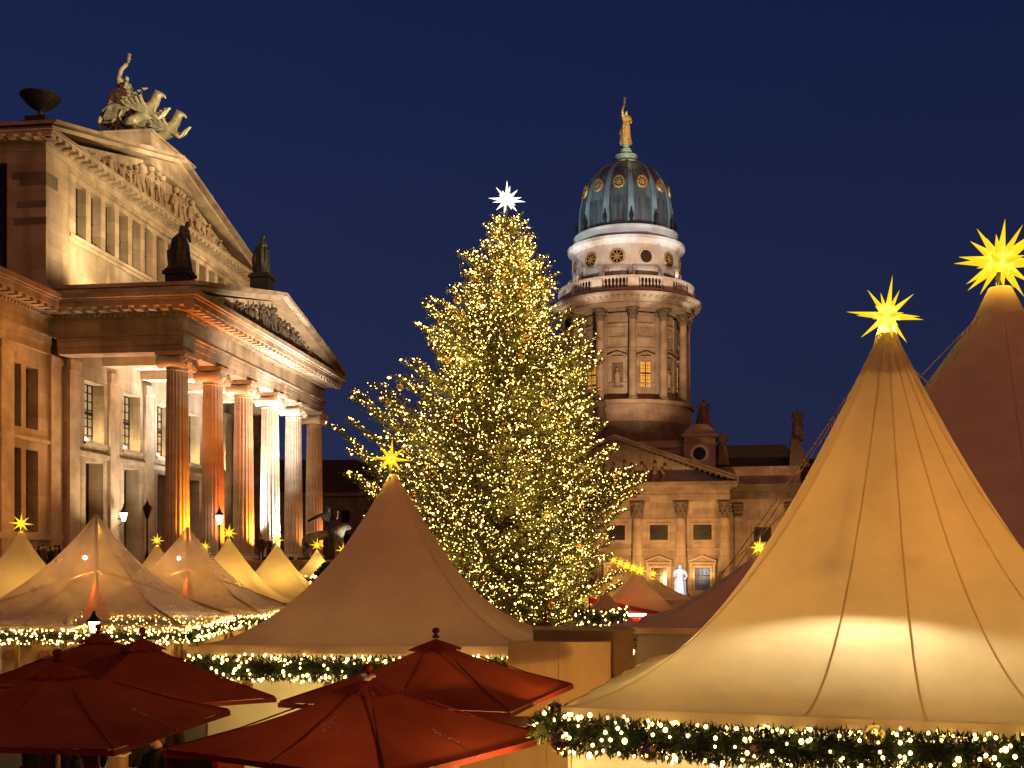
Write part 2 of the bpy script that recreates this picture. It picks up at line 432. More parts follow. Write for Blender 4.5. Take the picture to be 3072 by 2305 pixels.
def stuff(o):
    o['kind'] = 'stuff'
    return o


def copy_tree(src, loc=None, rz=None, label=None, scale=None):
    kids = {}
    for o in list(COL.objects):
        if o.parent is not None: kids.setdefault(o.parent.name, []).append(o)
    def rec(o, par):
        c = o.copy(); COL.objects.link(c)
        if par is not None: c.parent = par
        for ch in kids.get(o.name, []): rec(ch, c)
        return c
    r = rec(src, None)
    if loc is not None: r.location = loc
    if rz is not None: r.rotation_euler = (0, 0, rz)
    if scale is not None: r.scale = (scale,) * 3
    if label: r['label'] = label
    return r


def lamp(kind, name, loc, power, col, radius=0.1, target=None, angle=60, blend=0.5, parent=None):
    d = bpy.data.lights.new(name, kind); d.energy = power; d.color = col
    if kind == 'AREA': d.size = radius
    else: d.shadow_soft_size = radius
    if kind == 'SPOT': d.spot_size = rad(angle); d.spot_blend = blend
    o = bpy.data.objects.new(name, d); COL.objects.link(o); o.location = loc
    if target is not None: o.rotation_euler = (Vector(target) - Vector(loc)).to_track_quat('-Z', 'Y').to_euler()
    if parent is not None: o.parent = parent
    return o


def np_mesh(name, verts, tri):
    me = bpy.data.meshes.new(name)
    verts = np.ascontiguousarray(verts, dtype=np.float32).reshape(-1, 3); tri = np.ascontiguousarray(tri, dtype=np.int32)
    nf, k = tri.shape
    me.vertices.add(len(verts)); me.vertices.foreach_set('co', verts.ravel())
    me.loops.add(nf * k); me.loops.foreach_set('vertex_index', tri.ravel())
    me.polygons.add(nf); me.polygons.foreach_set('loop_start', np.arange(0, nf * k, k, dtype=np.int32))
    me.update(calc_edges=True)
    return me


OCT_V = np.array([(1, 0, 0), (0, 1, 0), (-1, 0, 0), (0, -1, 0), (0, 0, 1), (0, 0, -1)], float)
OCT_F = np.array([(0, 1, 4), (1, 2, 4), (2, 3, 4), (3, 0, 4), (1, 0, 5), (2, 1, 5), (3, 2, 5), (0, 3, 5)])


def oct_mesh(name, pts, rads):
    pts = np.asarray(pts, float); rads = np.asarray(rads, float)
    v = pts[:, None, :] + OCT_V[None] * rads[:, None, None]
    f = OCT_F[None] + (np.arange(len(pts)) * 6)[:, None, None]
    return np_mesh(name, v, f.reshape(-1, 3))


def blade_mesh(name, p, d, length, width):
    """needle sprays: one thin pointed face per spray, from p along d"""
    p, d = np.asarray(p, float), np.asarray(d, float)
    d /= np.linalg.norm(d, axis=1, keepdims=True) + 1e-9
    r = nrng.normal(size=p.shape); s = np.cross(d, r); s /= np.linalg.norm(s, axis=1, keepdims=True) + 1e-9
    L, Wd = np.asarray(length)[:, None], np.asarray(width)[:, None]
    v = np.stack([p - s * Wd * .35, p + d * L * .55 + s * Wd, p + d * L, p + d * L * .55 - s * Wd], 1)
    f = np.array([(0, 1, 2, 3)])[None] + (np.arange(len(p)) * 4)[:, None, None]
    return np_mesh(name, v, f.reshape(-1, 4))


def skin_obj(name, joints, edges, material, parent=None, sub=1):
    """one continuous body grown round a skeleton: joints = {key: (x, y, z, radius[, radius2])}"""
    ks = list(joints)
    me = bpy.data.meshes.new(name)
    me.from_pydata([joints[k][:3] for k in ks], [(ks.index(a), ks.index(b)) for a, b in edges], [])
    o = link(name, me, material, parent)
    md = o.modifiers.new('skin', 'SKIN'); md.use_smooth_shade = True
    sv = me.skin_vertices[0].data
    for i, k in enumerate(ks):
        r = joints[k][3]; r2 = joints[k][4] if len(joints[k]) > 4 else r
        sv[i].radius = (r, r2)
        sv[i].use_root = i == 0
    if sub:
        s = o.modifiers.new('smooth', 'SUBSURF'); s.levels = s.render_levels = sub
    return o
# ------------------------------------------------------------------ ground and far buildings
g = MB().box(-900, 900, -60, 1500, -0.6, 0.0).build('ground', PAVING)
tag(g, 'stone paved square floor under the market', kind='structure')

# ------------------------------------------------------------------ concert hall: x = out of the front, y = north along it, z from the portico floor
K = 65.0 / 53.0
HALL_LOC = Vector((-16.13 * K, 65.0, H)); HALL_RZ = rad(-7.3)
HM = Matrix.Translation(HALL_LOC) @ Matrix.Rotation(HALL_RZ, 4, 'Z') @ Matrix.Scale(K, 4)
hall = thing('concert_hall', 'neoclassical stone concert hall with six columned portico lit orange from below', 'concert hall', HALL_LOC, HALL_RZ, scale=K)
GZ = -H / K
PS = 4.32                                   # column spacing
YN = 5 * PS
b = MB().box(-40, 2.2, -7.4, 29, GZ, -0.12).box(-38, -12, -25, 46.6, GZ, -0.12)
b.box(-6.1, 2.2, -1.6, 23.2, -0.12, 0.0)
b.build('podium', STONE_STAINED, hall)
# great stair with cheek walls
st = MB()
for i in range(16):
    st.box(2.2 + i * 0.42, 2.2 + (i + 1) * 0.42 + 0.02, 1.2, 20.4, GZ, -0.12 - (i + 1) * (-GZ - 0.12) / 17)
st.build('stair', STONE_PLAIN, hall)
for y0 in (-1.9, 20.4):
    ck = MB().box(2.2, 9.4, y0, y0 + 3.1, GZ, -0.12).box(2.1, 9.6, y0 - 0.12, y0 + 3.22, -0.12, 0.05)
    ck.build('cheek_wall', STONE_STAINED, hall)

# front walls: wing openings in pairs between flat pilasters
wing_holes, pil = [], []
for k in range(3):
    b0 = -4.1 * k
    if b0 - 4.1 > -7.4 or k == 0:
        for a, c in ((-2.62, -1.6), (-4.12, -3.02)):
            if b0 + a > -7.4:
                wing_holes += [(b0 + a, b0 + c, 6.2, 9.1), (b0 + a, b0 + c, 1.36, 5.2)]
    pil.append((b0 - 0.72, b0 + 0.28))
wing = MB().holes(-6.75, -6.2, -7.4, 0.36, -0.12, 10.0, wing_holes)
wing.build('wing_wall', STONE, hall)
MB().holes(-6.75, -6.2, 21.24, 29, -0.12, 10.0, [(22.6, 23.6, 6.2, 9.1), (24.1, 25.1, 6.2, 9.1), (22.6, 23.6, 1.36, 5.2), (24.1, 25.1, 1.36, 5.2), (27, 28, 6.2, 9.1), (27, 28, 1.36, 5.2)]).build('wing_wall', STONE, hall)
for a, c in pil[:2] + [(21.3, 22.2), (25.5, 26.5)]:
    MB().box(-6.2, -6.04, a, c, 0.5, 9.55).box(-6.2, -5.98, a - .06, c + .06, 9.55, 9.9).box(-6.2, -5.95, a - .08, c + .08, -0.12, 0.5).build('pilaster', STONE_PLAIN, hall)
for a, c, z0, z1 in wing_holes:
    w = MB().box(-6.80, -6.76, a, c, z0, z1).build('window', IRON, hall)
    m = MB()
    m.box(-6.756, -6.735, a, c, z0, z1).build('pane', GLASS_DARK, w)
    fr = MB()
    for q in range(1, 3): fr.box(-6.735, -6.70, a + (c - a) * q / 3 - .03, a + (c - a) * q / 3 + .03, z0, z1)
    for q in range(1, 6): fr.box(-6.735, -6.71, a, c, z0 + (z1 - z0) * q / 6 - .03, z0 + (z1 - z0) * q / 6 + .03)
    fr.build('glazing_bar', IRON, w)
for x_, z_, q_ in ((-6.08, 5.62, 5.78), (-6.0, 1.0, 1.3), (-6.1, 9.93, 9.999)): MB().box(-6.2, x_, -7.4, 0.34, z_, q_).build('string_course', STONE_PLAIN, hall)

# back wall of the portico: pilasters, tall windows with a lamp on every sill, doorways under them
ph = []
for k in range(5):
    yw = 2.05 + 4.1 * k
    ph += [(yw, yw + 2.0, 6.1, 9.2), (yw + 0.1, yw + 1.9, 0.0, 5.1)]
MB().holes(-6.9, -5.85, 0.36, 21.24, 0.0, 10.85, ph).build('portico_wall', STONE, hall)
for k in range(6):
    yc = 0.85 + 4.1 * k
    yc = min(yc, 20.75)
    MB().box(-5.85, -5.7, yc - .48, yc + .48, 0.35, 9.4).box(-5.85, -5.62, yc - .54, yc + .54, 9.4, 9.95).box(-5.85, -5.6, yc - .55, yc + .55, 0, 0.35).build('pilaster', STONE_PLAIN, hall)
for k in range(5):
    yw = 2.05 + 4.1 * k
    w = MB().box(-6.60, -6.54, yw, yw + 2, 6.1, 9.2).build('window', IRON, hall)
    MB().box(-6.54, -6.53, yw + .06, yw + 1.94, 6.16, 9.14).build('pane', GLASS_LIT, w)
    fr = MB()
    for q in range(5): fr.box(-6.53, -6.48, yw + 2 * q / 4 - .035, yw + 2 * q / 4 + .035, 6.1, 9.2)
    for q in range(8): fr.box(-6.53, -6.49, yw, yw + 2, 6.1 + 3.1 * q / 7 - .03, 6.1 + 3.1 * q / 7 + .03)
    fr.box(-6.53, -6.47, yw, yw + 2, 7.6, 7.78)
    fr.build('glazing_bar', IRON, w)
    MB().box(-5.9, -5.72, yw - .15, yw + 2.15, 5.92, 6.1).build('window_sill', STONE_PLAIN, hall)
    sl = MB().sphere((-6.25, yw + 0.85, 6.24), 0.12, 10, 7).build('sill_lamp', LAMP_WHITE, hall)
    lamp('POINT', 'sill_light', (-6.02, yw + 0.85, 6.42), 260, (1.0, 0.74, 0.38), 0.12, parent=hall)
    d = MB().box(-6.75, -6.7, yw + .1, yw + 1.9, 0, 5.1).build('door', BLACKWOOD, hall)
    fr = MB()
    for q in range(4): fr.box(-6.7, -6.65, yw + .1 + 1.8 * q / 3 - .05, yw + .1 + 1.8 * q / 3 + .05, 0, 5.1)
    for q in (0.0, 2.4, 3.4, 5.0): fr.box(-6.7, -6.66, yw + .1, yw + 1.9, q, q + .1)
    fr.build('door_frame', IRON, d)
MB().box(-5.85, -5.74, 0.36, 21.24, 5.3, 5.55).build('string_course', STONE_PLAIN, hall)


def entablature(x0, x1, y0, y1, name, m, solid_from, dz=0.0):
    """frieze, dentils, corona and gutter round a rectangle"""
    B = MB()
    def ring(o, a, c): B.box(x0, x1 + o, y0 - o, y1 + o, a + dz, c + dz)
    ring(0.0, solid_from, 11.62); ring(.06, 11.62, 11.70); ring(.12, 11.70, 11.86)
    ring(1.0, 12.02, 12.30); ring(1.12, 12.30, 12.38); ring(1.28, 12.38, 12.62)
    B.box(x0, x1 + .5, y0 - .5, y1 + .5, 11.86 + dz, 12.02 + dz)
    B.build(name, m, hall)
    D = MB()
    n = int((y1 - y0 + 2) / 0.62)
    for i in range(n + 1):
        y = y0 - 0.85 + i * (y1 - y0 + 1.7) / n
        D.box(x1 + .5, x1 + .95, y - .16, y + .16, 11.84, 12.02)
    n2 = int((x1 - x0) / 0.62)
    for i in range(n2):
        x = x1 + .85 - (i + .3) * .62
        D.box(x - .16, x + .16, y0 - .95, y0 - .5, 11.84, 12.02)
    for i in range(int((y1 - y0) / .27)):
        y = y0 + (i + .5) * .27
        D.box(x1 + .12, x1 + .24, y - .08, y + .08, 11.70, 11.86)
    for i in range(int((x1 - x0) / .27)):
        x = x0 + (i + .5) * .27
        D.box(x - .08, x + .08, y0 - .24, y0 - .12, 11.70, 11.86)
    stuff(D.build('dentil', STONE_PLAIN, hall))


# architrave beams of the portico (three stepped bands), coffered ceiling above them
A = MB()
for o, a, c in ((0, 10.0, 10.32), (.05, 10.32, 10.62), (.1, 10.62, 10.78), (.2, 10.78, 10.86)):
    A.box(-.5, .5 + o, -.5 - o, YN + .5 + o, a, c)
    A.box(-5.85, -.5, -.5 - o, .5, a, c).box(-5.85, -.5, YN - .5, YN + .5 + o, a, c)
A.build('architrave', STONE_STAINED, hall)
ce = MB().box(-5.85, -.5, .5, YN - .5, 10.7, 10.84)
for k in range(1, 5): ce.box(-5.85, -.5, k * PS - .4, k * PS + .4, 10.2, 10.7)
ce.build('portico_ceiling', STONE_PLAIN, hall)
entablature(-6.7, .5, -.5, YN + .5, 'entablature', STONE_STAINED, 10.86)
# wing entablature
for ya, yb, oa, ob in ((-7.4, -.52, 1, 0), (22.2, 29, 0, 1)):
    A = MB()
    for o, a, c in ((0, 10.0, 10.4), (.05, 10.4, 10.78), (.14, 10.78, 10.88)): A.box(-39, -6.2 + o, ya - o * oa, yb + o * ob, a, c)
    A.build('architrave', STONE, hall)
for ya, yb in ((-7.4, -.7), (22.3, 29)):
    entablature(-39, -6.2, ya, yb, 'entablature', STONE, 10.88, dz=-.008)
MB().box(-39, -7.0, -7.3, -.6, -.12, 10).box(-39, -7.0, 22.2, 28.9, -.12, 10).box(-39, -7.0, -.6, 22.2, -.12, 12.4).box(-38, -12, -25, -7.6, -.12, 9).box(-38, -12, 29.2, 46.6, -.12, 9).build('rear_block', STONE, hall)
MB().box(-38.5, -6.4, -6.9, 28.5, 12.62, 12.72).build('flat_roof', ROOF_DARK, hall)

# columns
def column_mesh(zb, zt, rb, rt, flutes, n):
    B = MB()
    prof = [(rb + (rt - rb) * (t ** 1.6), zb + (zt - zb) * t) for t in [i / 10 for i in range(11)]]
    B.lathe(prof, n, rf=lambda a, z: 1 - 0.075 * abs(math.sin(a * flutes / 2)) ** 0.7 if flutes else 1)
    return B
shaft = column_mesh(0.42, 9.12, .585, .495, 20, 120).mesh('shaft', True)
base_me = MB().box(-.8, .8, -.8, .8, 0, .14).lathe([(.78, .14), (.8, .2), (.74, .27), (.66, .3), (.7, .36), (.62, .42)], 28).mesh('column_base', True)
cap = MB().lathe([(.5, 9.08), (.53, 9.12), (.5, 9.16), (.52, 9.3), (.66, 9.46), (.7, 9.55)], 28)
for sy in (-.62, .62):                       # scrolls, their rolls running front to back
    cap.tube([(x, sy, 9.5) for x in (-.66, -.6, -.3, 0, .3, .6, .66)], [.3, .34, .27, .22, .27, .34, .3], 16)
    for sx in (-.67, .67):
        cap.tube([(sx, sy + .3 * (1 - t * .75) * math.cos(t * 9), 9.5 + .3 * (1 - t * .75) * math.sin(t * 9)) for t in [i / 14 for i in range(15)]], .05, 5)
cap.box(-.62, .62, -.62, .62, 9.58, 9.78).box(-.78, .78, -.8, .8, 9.78, 9.99)
cap_me = cap.mesh('capital', True)
col_lbl = {0: 'nearest portico column, dark above and glowing yellow orange at its foot', 3: 'white lit portico column'}
for k in range(6):
    c = link('column', shaft, COLUMN_STONE, hall); c.location = (0, k * PS, 0)
    if k == 0: c['label'] = 'near corner column, dark above and orange at its foot'
    if k == 3: c['label'] = 'column flooded with white light'
    link('column_base', base_me, COLUMN_STONE, c); link('capital', cap_me, COLUMN_STONE, c)

# floodlights at the feet of the columns
FL = MB().box(-.14, .14, -.14, .14, 0, .12).tube([(0, 0, .1), (0, 0, .24)], [.13, .15], 12).mesh('floodlight')
specs = [(0, 5200, (1.0, .25, .018), 0.95), (1, 4800, (1.0, .15, .01), .95), (2, 5200, (1.0, .32, .05), .95), (3, 9000, (.96, 1.0, .94), 1.05), (4, 700, (1.0, .45, .14), 1.0), (5, 1300, (1.0, .34, .10), .95)]
for k, p, c, off in specs:
    fo = link('floodlight', FL, IRON, hall); fo.location = (1.35, k * PS - .14, 0)
    o = lamp('SPOT', 'column_flood', (1.35, k * PS - .14, .28), p * 1.7, c, .06, (.42, k * PS, 6.0), 92, 1.0, hall)
lamp('SPOT', 'portico_flood', (-1.4, 2.62 * PS, .35), 30000, (1.0, .98, .93), .2, (-1.6, 2.75 * PS, 10), 92, .8, hall)
lamp('SPOT', 'portico_flood', (3.4, 2.7 * PS, .2), 26000, (1.0, .99, .95), .15, (.5, 2.75 * PS, 10.9), 42, 1.0, hall)
lamp('SPOT', 'portico_flood', (-3.2, 1.5 * PS, .35), 5200, (1.0, .84, .60), .2, (-4.6, 1.4 * PS, 9), 100, .9, hall)
lamp('SPOT', 'portico_flood', (-3.2, .5 * PS, .35), 3600, (1.0, .72, .40), .2, (-4.8, .5 * PS, 8), 100, .9, hall)
lamp('SPOT', 'portico_flood', (-3.2, 4.2 * PS, .35), 2000, (1.0, .66, .32), .2, (-4.6, 4.2 * PS, 9), 100, .9, hall)

# portico gable
zr, ov = 12.62, 1.78
apex = 15.05
half = YN / 2 + ov
yc = YN / 2
def gable(x0, x1, zb, za, hw, th, name, m, yc=yc):
    B = MB()
    for s in (-1, 1):
        B.prism([(yc + s * hw, zb), (yc, za), (yc, za + th), (yc + s * hw, zb + th * .8)], 'x', x0, x1)
    return B.build(name, m, hall, recalc=True)
MB().prism([(yc - half + .8, zr), (yc + half - .8, zr), (yc, apex - .06)], 'x', -5.4, .92).build('tympanum', STONE_PLAIN, hall, recalc=True)
gable(-5.4, 1.45, zr + .01, apex, half - .05, .22, 'raking_cornice', STONE_PLAIN)
gable(-5.4, 1.82, zr + .20, apex + .22, half + .06, .22, 'raking_cornice', STONE_STAINED)


def relief(name, x, y0, y1, zb, hfun, n, m, dep=.3, seed=3):
    r = random.Random(seed)
    for i in range(n):
        B = MB()
        y = y0 + (y1 - y0) * (i + .5 + r.uniform(-.25, .25)) / n
        h = hfun(y) * r.uniform(.78, .96)
        if h < .35: continue
        w = min(.42, h * .3) * r.uniform(.8, 1.2); ln = r.uniform(-.18, .18) * h
        fold = r.uniform(5, 9); ph = r.uniform(0, 6)
        pts = [(x + .05, y + ln * t, zb + h * t) for t in (0, .2, .42, .58, .74, .82)]
        B.tube(pts, [w * .55, w * .5, w * .42, w * .5, w * .42, w * .14], 8)
        B.sphere((x + .14, y + ln * .95 + r.uniform(-.05, .05), zb + h * .91), h * .085, 8, 6)
        for s in (-1, 1):
            el = (x + .16, y + ln * .6 + s * w * r.uniform(.7, 1.1), zb + h * r.uniform(.45, .8))
            B.tube([(x + .1, y + ln * .72 + s * w * .35, zb + h * .74), el, (x + .2, el[1] + s * w * r.uniform(-.8, .9), el[2] + h * r.uniform(-.25, .28))], [h * .05, h * .042, h * .03], 6)
        for q in range(3):
            yy = y + (q - 1) * w * .35
            B.tube([(x + .2, yy, zb + .02), (x + .24, yy + ln * .2, zb + h * .3), (x + .16, yy + ln * .45, zb + h * .5)], [w * .13, w * .12, w * .05], 5)
        B.build('relief_figure', m, hall, smooth=True)


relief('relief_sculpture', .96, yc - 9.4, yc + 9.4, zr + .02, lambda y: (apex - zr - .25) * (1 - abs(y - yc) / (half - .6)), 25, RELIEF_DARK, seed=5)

# upper block: stepped back behind the portico roof
U0, U1 = -2.3, 23.9
uz0, uz1 = 12.72, 19.2
hs = [(.62 + 1.49 * k, .62 + 1.49 * k + 1.0, 16.1, 18.72) for k in range(14)]
MB().box(-6.0, -5.4, U0, -.2, uz0, uz1).box(-6.0, -5.4, 21.8, U1, uz0, uz1).box(-6.0, -5.4, -.2, 21.8, 18.98, uz1).build('corner_pier', STONE, hall)
MB().holes(-6.0, -5.54, -.2, 21.8, uz0, 18.98, hs).build('attic_wall', STONE, hall)
MB().box(-5.54, -5.36, -.15, 21.75, 15.82, 16.0).box(-5.54, -5.46, -.2, 21.8, 15.62, 15.82).build('string_course', STONE_PLAIN, hall)
for a, c, z0, z1 in hs:
    w = MB().box(-6.02, -5.99, a, c, z0, z1).build('window', GLASS_DARK, hall)
    MB().box(-5.99, -5.96, a + .46, a + .54, z0, z1).box(-5.99, -5.96, a, c, z0 + 1.2, z0 + 1.28).build('glazing_bar', IRON, w)
sh = [(-9.4, -7.35, 13.2, 18.7), (-12.6, -10.6, 13.2, 18.7)]
MB().holes(U0, U0 + .6, -39, -6.0, uz0, uz1, sh, 'y').build('attic_flank_wall', STONE, hall)
for a, c, z0, z1 in sh:
    w = MB().box(a, c, U0 + .6, U0 + .64, z0, z1).build('window', GLASS_DARK, hall)
    fr = MB()
    for q in range(1, 4): fr.box(a + (c - a) * q / 4 - .04, a + (c - a) * q / 4 + .04, U0 + .54, U0 + .6, z0, z1)
    for q in range(1, 7): fr.box(a, c, U0 + .55, U0 + .6, z0 + (z1 - z0) * q / 7 - .04, z0 + (z1 - z0) * q / 7 + .04)
    fr.build('glazing_bar', IRON, w)
MB().box(-39, -6.05, U0 + .66, U1 - .3, uz0, 19.2).box(-39, -6.0, U1 - .3, U1, uz0, uz1 - .01).build('rear_block', STONE, hall)
for z, x in ((17.9, -6.35), (16.55, -6.1), (15.75, -6.25), (17.6, -5.95)):   # soot dark ashlars at the corner
    MB().box(x - .75, -5.38, U0 - .02, U0 + 1.0 * (z > 17), z, z + .32).build('stone', TOWER_DARK, hall)
B = MB()
for o, a, c in ((.05, 19.2, 19.3), (.0, 19.3, 19.53), (.1, 19.53, 19.64), (.75, 19.74, 19.86), (.85, 19.86, 19.9)):
    B.box(-39, -5.4 + o, U0 - o, U1 + o, a, c)
B.box(-39, -5.2, U0 - .2, U1 + .2, 19.64, 19.74)
B.box(-39, -7.6, U0 - .95, U1 + .95, 19.9, 20.1)
B.build('cornice', STONE_PLAIN, hall)
D = MB()
for i in range(46):
    y = U0 - .6 + i * (U1 - U0 + 1.2) / 45
    D.box(-5.2, -4.7, y - .15, y + .15, 19.58, 19.74)
for i in range(50): D.box(-5.1 - i * .6, -4.8 - i * .6, U0 - .7, U0 - .2, 19.58, 19.74)
stuff(D.build('dentil', STONE_PLAIN, hall))
za = 23.28
uh = (U1 - U0) / 2
MB().prism([(yc - uh + .3, 19.9), (yc + uh - .3, 19.9), (yc, za - .1)], 'x', -12, -5.55).build('tympanum', STONE_PLAIN, hall, recalc=True)
gable(-12, -4.75, 19.91, za - .02, uh + .62, .24, 'raking_cornice', STONE_PLAIN)
gable(-12, -4.42, 20.10, za + .21, uh + .86, .2, 'raking_cornice', STONE_STAINED)
MB().prism([(yc - uh - .5, 19.92), (yc + uh + .5, 19.92), (yc, za)], 'x', -39, -12).build('roof', ROOF_DARK, hall, recalc=True)
relief('relief_sculpture', -5.5, yc - 9.8, yc + 9.8, 19.92, lambda y: (za - 20.15) * (1 - abs(y - yc) / (uh - .2)), 22, RELIEF, seed=9)
MB().box(-8.9, -5.1, 7.9, 13.7, 22.2, 24.0).box(-9.0, -5.0, 7.8, 13.8, 24.0, 24.14).build('ridge_plinth', STONE_STAINED, hall)

# floodlights washing the upper storey and the gable from the portico roof and the square
for x, y, z, p, ty, tz in ((-2.7, .3, 14.05, 2300, 2.6, 15.4), (-3.0, -1.55, 13.75, 800, -1.6, 17.5), (-2.4, 6.2, 15.25, 1000, 6.5, 18.5), (-2.4, 15.4, 15.25, 1100, 15.2, 18.5), (-2.7, 21.4, 14.05, 1200, 21.0, 17.5)):
    lamp('SPOT', 'attic_flood', (x, y, z), p, (1.0, .74, .39), .25, (-5.6, ty, tz), 140, .9, hall)
for ty, tz, p in ((2.5, 19.3, 88000), (11.5, 20.2, 88000), (20.0, 19.0, 80000)):
    lamp('SPOT', 'facade_spot', (34, -4 + ty * .4, 20), p, (1.0, .70, .35), 1.0, (-5.4, ty, tz), 19, .8, hall)
lamp('SPOT', 'facade_spot', (10, -3.2, 4.5), 13500, (1.0, .40, .085), .4, (-6.2, -5.4, 6.0), 46, .6, hall)  # added spot without a fixture; gives the wing wall its orange ambient glow
lamp('SPOT', 'gable_flood', (16, 8, -2), 78000, (1.0, .76, .52), .4, (1, 10.5, 12.0), 52, .9, hall)

# lamps of the terrace
def lantern(name, label, loc, lit, hgt=3.0, group=None, wall=False):
    t = thing(name, label, 'street lamp', loc, group=group)
    if not wall:
        MB().lathe([(.16, 0), (.16, .3), (.09, .42), (.06, .6), (.05, hgt - .5), (.09, hgt - .45), (.07, hgt - .4)], 10).build('post', IRON, t, True)
    else:
        MB().box(-.45, .1, -.04, .04, hgt - .3, hgt - .2).tube([(-.4, 0, hgt - .7), (-.2, 0, hgt - .6), (0, 0, hgt - .3)], .03, 6).build('bracket', IRON, t)
    MB().lathe([(.12, hgt - .4), (.3, hgt + .12), (.32, hgt + .14)], 6).build('lamp_glass', LAMP_WHITE if lit else GLASS_DARK, t)
    MB().lathe([(.36, hgt + .14), (.30, hgt + .22), (.14, hgt + .40), (.10, hgt + .50), (.04, hgt + .56), (.04, hgt + .70), (.0, hgt + .72)], 6).build('lamp_cap', IRON, t)
    t.scale = (.85, .85, 1)
    if lit: lamp('POINT', 'lamp_light', (0, 0, hgt - .1), lit, (1.0, .78, .42), .25, parent=t)
    return t
lantern('wall_lantern', 'glowing lantern beside the portico doors, lighting the wall yellow', HM @ Vector((-5.22, 4.95, 0)), 420, 3.0, wall=True)
lantern('street_lamp', 'lit lantern on a black post between the first and second columns', HM @ Vector((.9, 3.0, 0)), 120, 2.7)
lantern('street_lamp', 'unlit lantern on a black post left of the near corner column', HM @ Vector((-.9, -1.3, 0)), 0, 2.9)
# ------------------------------------------------------------------ domed church at the end of the square
DL = Vector((16.06, 155.0, 0)); DRZ = rad(-11.5)
DM = Matrix.Translation(DL) @ Matrix.Rotation(DRZ, 4, 'Z')
church = thing('domed_church', 'tall domed church tower with columned drum, copper dome and pedimented portico', 'church', DL, DRZ)
# base block and portico
MB().box(-12, 12, -11, 12, 0, 20.2).box(-12.3, 12.3, -11.3, 12.3, 19.2, 19.6).build('tower_base', TOWER_STONE, church)
for sx in (-1, 1):
    q = MB().box(sx * 8.6, sx * 12.6, -11.9, -7.6, 14.5, 21.4) if sx > 0 else MB().box(-12.6, -8.6, -11.9, -7.6, 14.5, 21.4)
    c = 10.6 * sx
    q.box(c - 2.3, c + 2.3, -12.2, -7.3, 20.7, 21.1)
    q.prism([(c - 2.1, 21.4), (c + 2.1, 21.4), (c + 1.0, 22.9), (c - 1.0, 22.9)], 'y', -11.8, -7.8)
    q.build('corner_turret', TOWER_STONE, church, recalc=True)
    w = MB().tube([(c, -11.95, 18.3), (c, -11.88, 18.3)], 1.15, 24).build('round_window', TOWER_WHITE, church)
    MB().tube([(c, -12.0, 18.3), (c, -11.94, 18.3)], .82, 24).build('pane', GLASS_DARK, w)
    MB().box(c - .05, c + .05, -12.04, -12.0, 17.5, 19.1).box(c - .8, c + .8, -12.04, -12.0, 18.25, 18.35).build('glazing_bar', IRON, w)
    w = MB().lathe([(1.0, -.05), (1.0, .05)], 20, a0=0, a1=PI).build('lunette_window', GLASS_DARK, church) if sx > 0 else None
    if w: w.location = (5.6, -11.2, 18.2); w.rotation_euler = (rad(90), 0, 0)
# broad body either side
MB().box(-24, 24, -8, 14, 0, 12.6).build('nave_wall', TOWER_STONE, church)
B = MB()
for o, a, c in ((.15, 12.6, 12.9), (.3, 12.9, 13.6), (.9, 13.6, 14.2), (1.1, 14.2, 14.5)): B.box(-24 - o, 24 + o, -8 - o, 14, a, c)
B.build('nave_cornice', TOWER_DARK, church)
MB().box(-23.4, 23.4, -7.4, 13.5, 14.5, 16.9).build('attic_band', TOWER_STONE, church)
MB().prism([(-23.2, 16.9), (23.2, 16.9), (21.6, 19.9), (-21.6, 19.9)], 'y', -5.6, 12).build('nave_roof', ROOF_DARK, church, recalc=True)
MB().prism([(22.0, 16.9), (24.6, 16.9), (23.2, 20.4), (22.2, 20.6)], 'y', -7.6, -4.5).build('gable_block', TOWER_DARK, church, recalc=True)
# portico
PY = -14.2
hwp = 15.0
MB().box(-hwp + .8, hwp - .8, PY + 1.2, -11, 0, 12.0).build('portico_wall', TOWER_STONE, church)
B = MB()
for o, a, c in ((0, 12.0, 12.45), (.07, 12.45, 12.95), (.0, 12.95, 13.75), (.25, 13.75, 13.95), (.9, 13.95, 14.25), (1.05, 14.25, 14.5)): B.box(-hwp + .6 - o, hwp - .6 + o, PY - .1 - o, -11, a, c)
B.build('entablature', TOWER_STONE, church)
MB().prism([(-hwp + .8, 14.5), (hwp - .8, 14.5), (0, 20.1)], 'y', PY + .35, -8.2).build('tympanum', TOWER_STONE, church, recalc=True)
for th, dz, dy, m in ((.42, 0, -.9, TOWER_STONE), (.3, .42, -1.1, TOWER_STONE)):
    B = MB()
    for s in (-1, 1): B.prism([(s * (hwp + .4), 14.5 + dz), (0, 20.15 + dz), (0, 20.15 + dz + th), (s * (hwp + .55), 14.5 + dz + th * .7)], 'y', PY + dy, -8.2)
    B.build('raking_cornice', m, church, recalc=True)
D = MB()
for s in (-1, 1):
    for i in range(22):
        t = (i + .6) / 22.5; x = s * (hwp + .2) * (1 - t)
        D.box(x - .2, x + .2, PY - .75, PY + .3, 14.3 + 5.65 * t, 14.62 + 5.65 * t)
stuff(D.build('dentil', TOWER_DARK, church))
rr = random.Random(2)
for i in range(11):
    r = MB()
    x = -6 + 1.2 * i; h = (5.0 - abs(x) * .36) * rr.uniform(.35, .62)
    r.tube([(x, PY + .3, 14.7), (x + rr.uniform(-.4, .4), PY + .15, 14.7 + h * .5), (x + rr.uniform(-.5, .5), PY + .2, 14.7 + h)], [.5, .4, .12], 7)
    r.sphere((x + rr.uniform(-.3, .3), PY + .15, 14.9 + h), .26, 7, 5)
    r.build('relief_figure', TOWER_STONE, church, True)
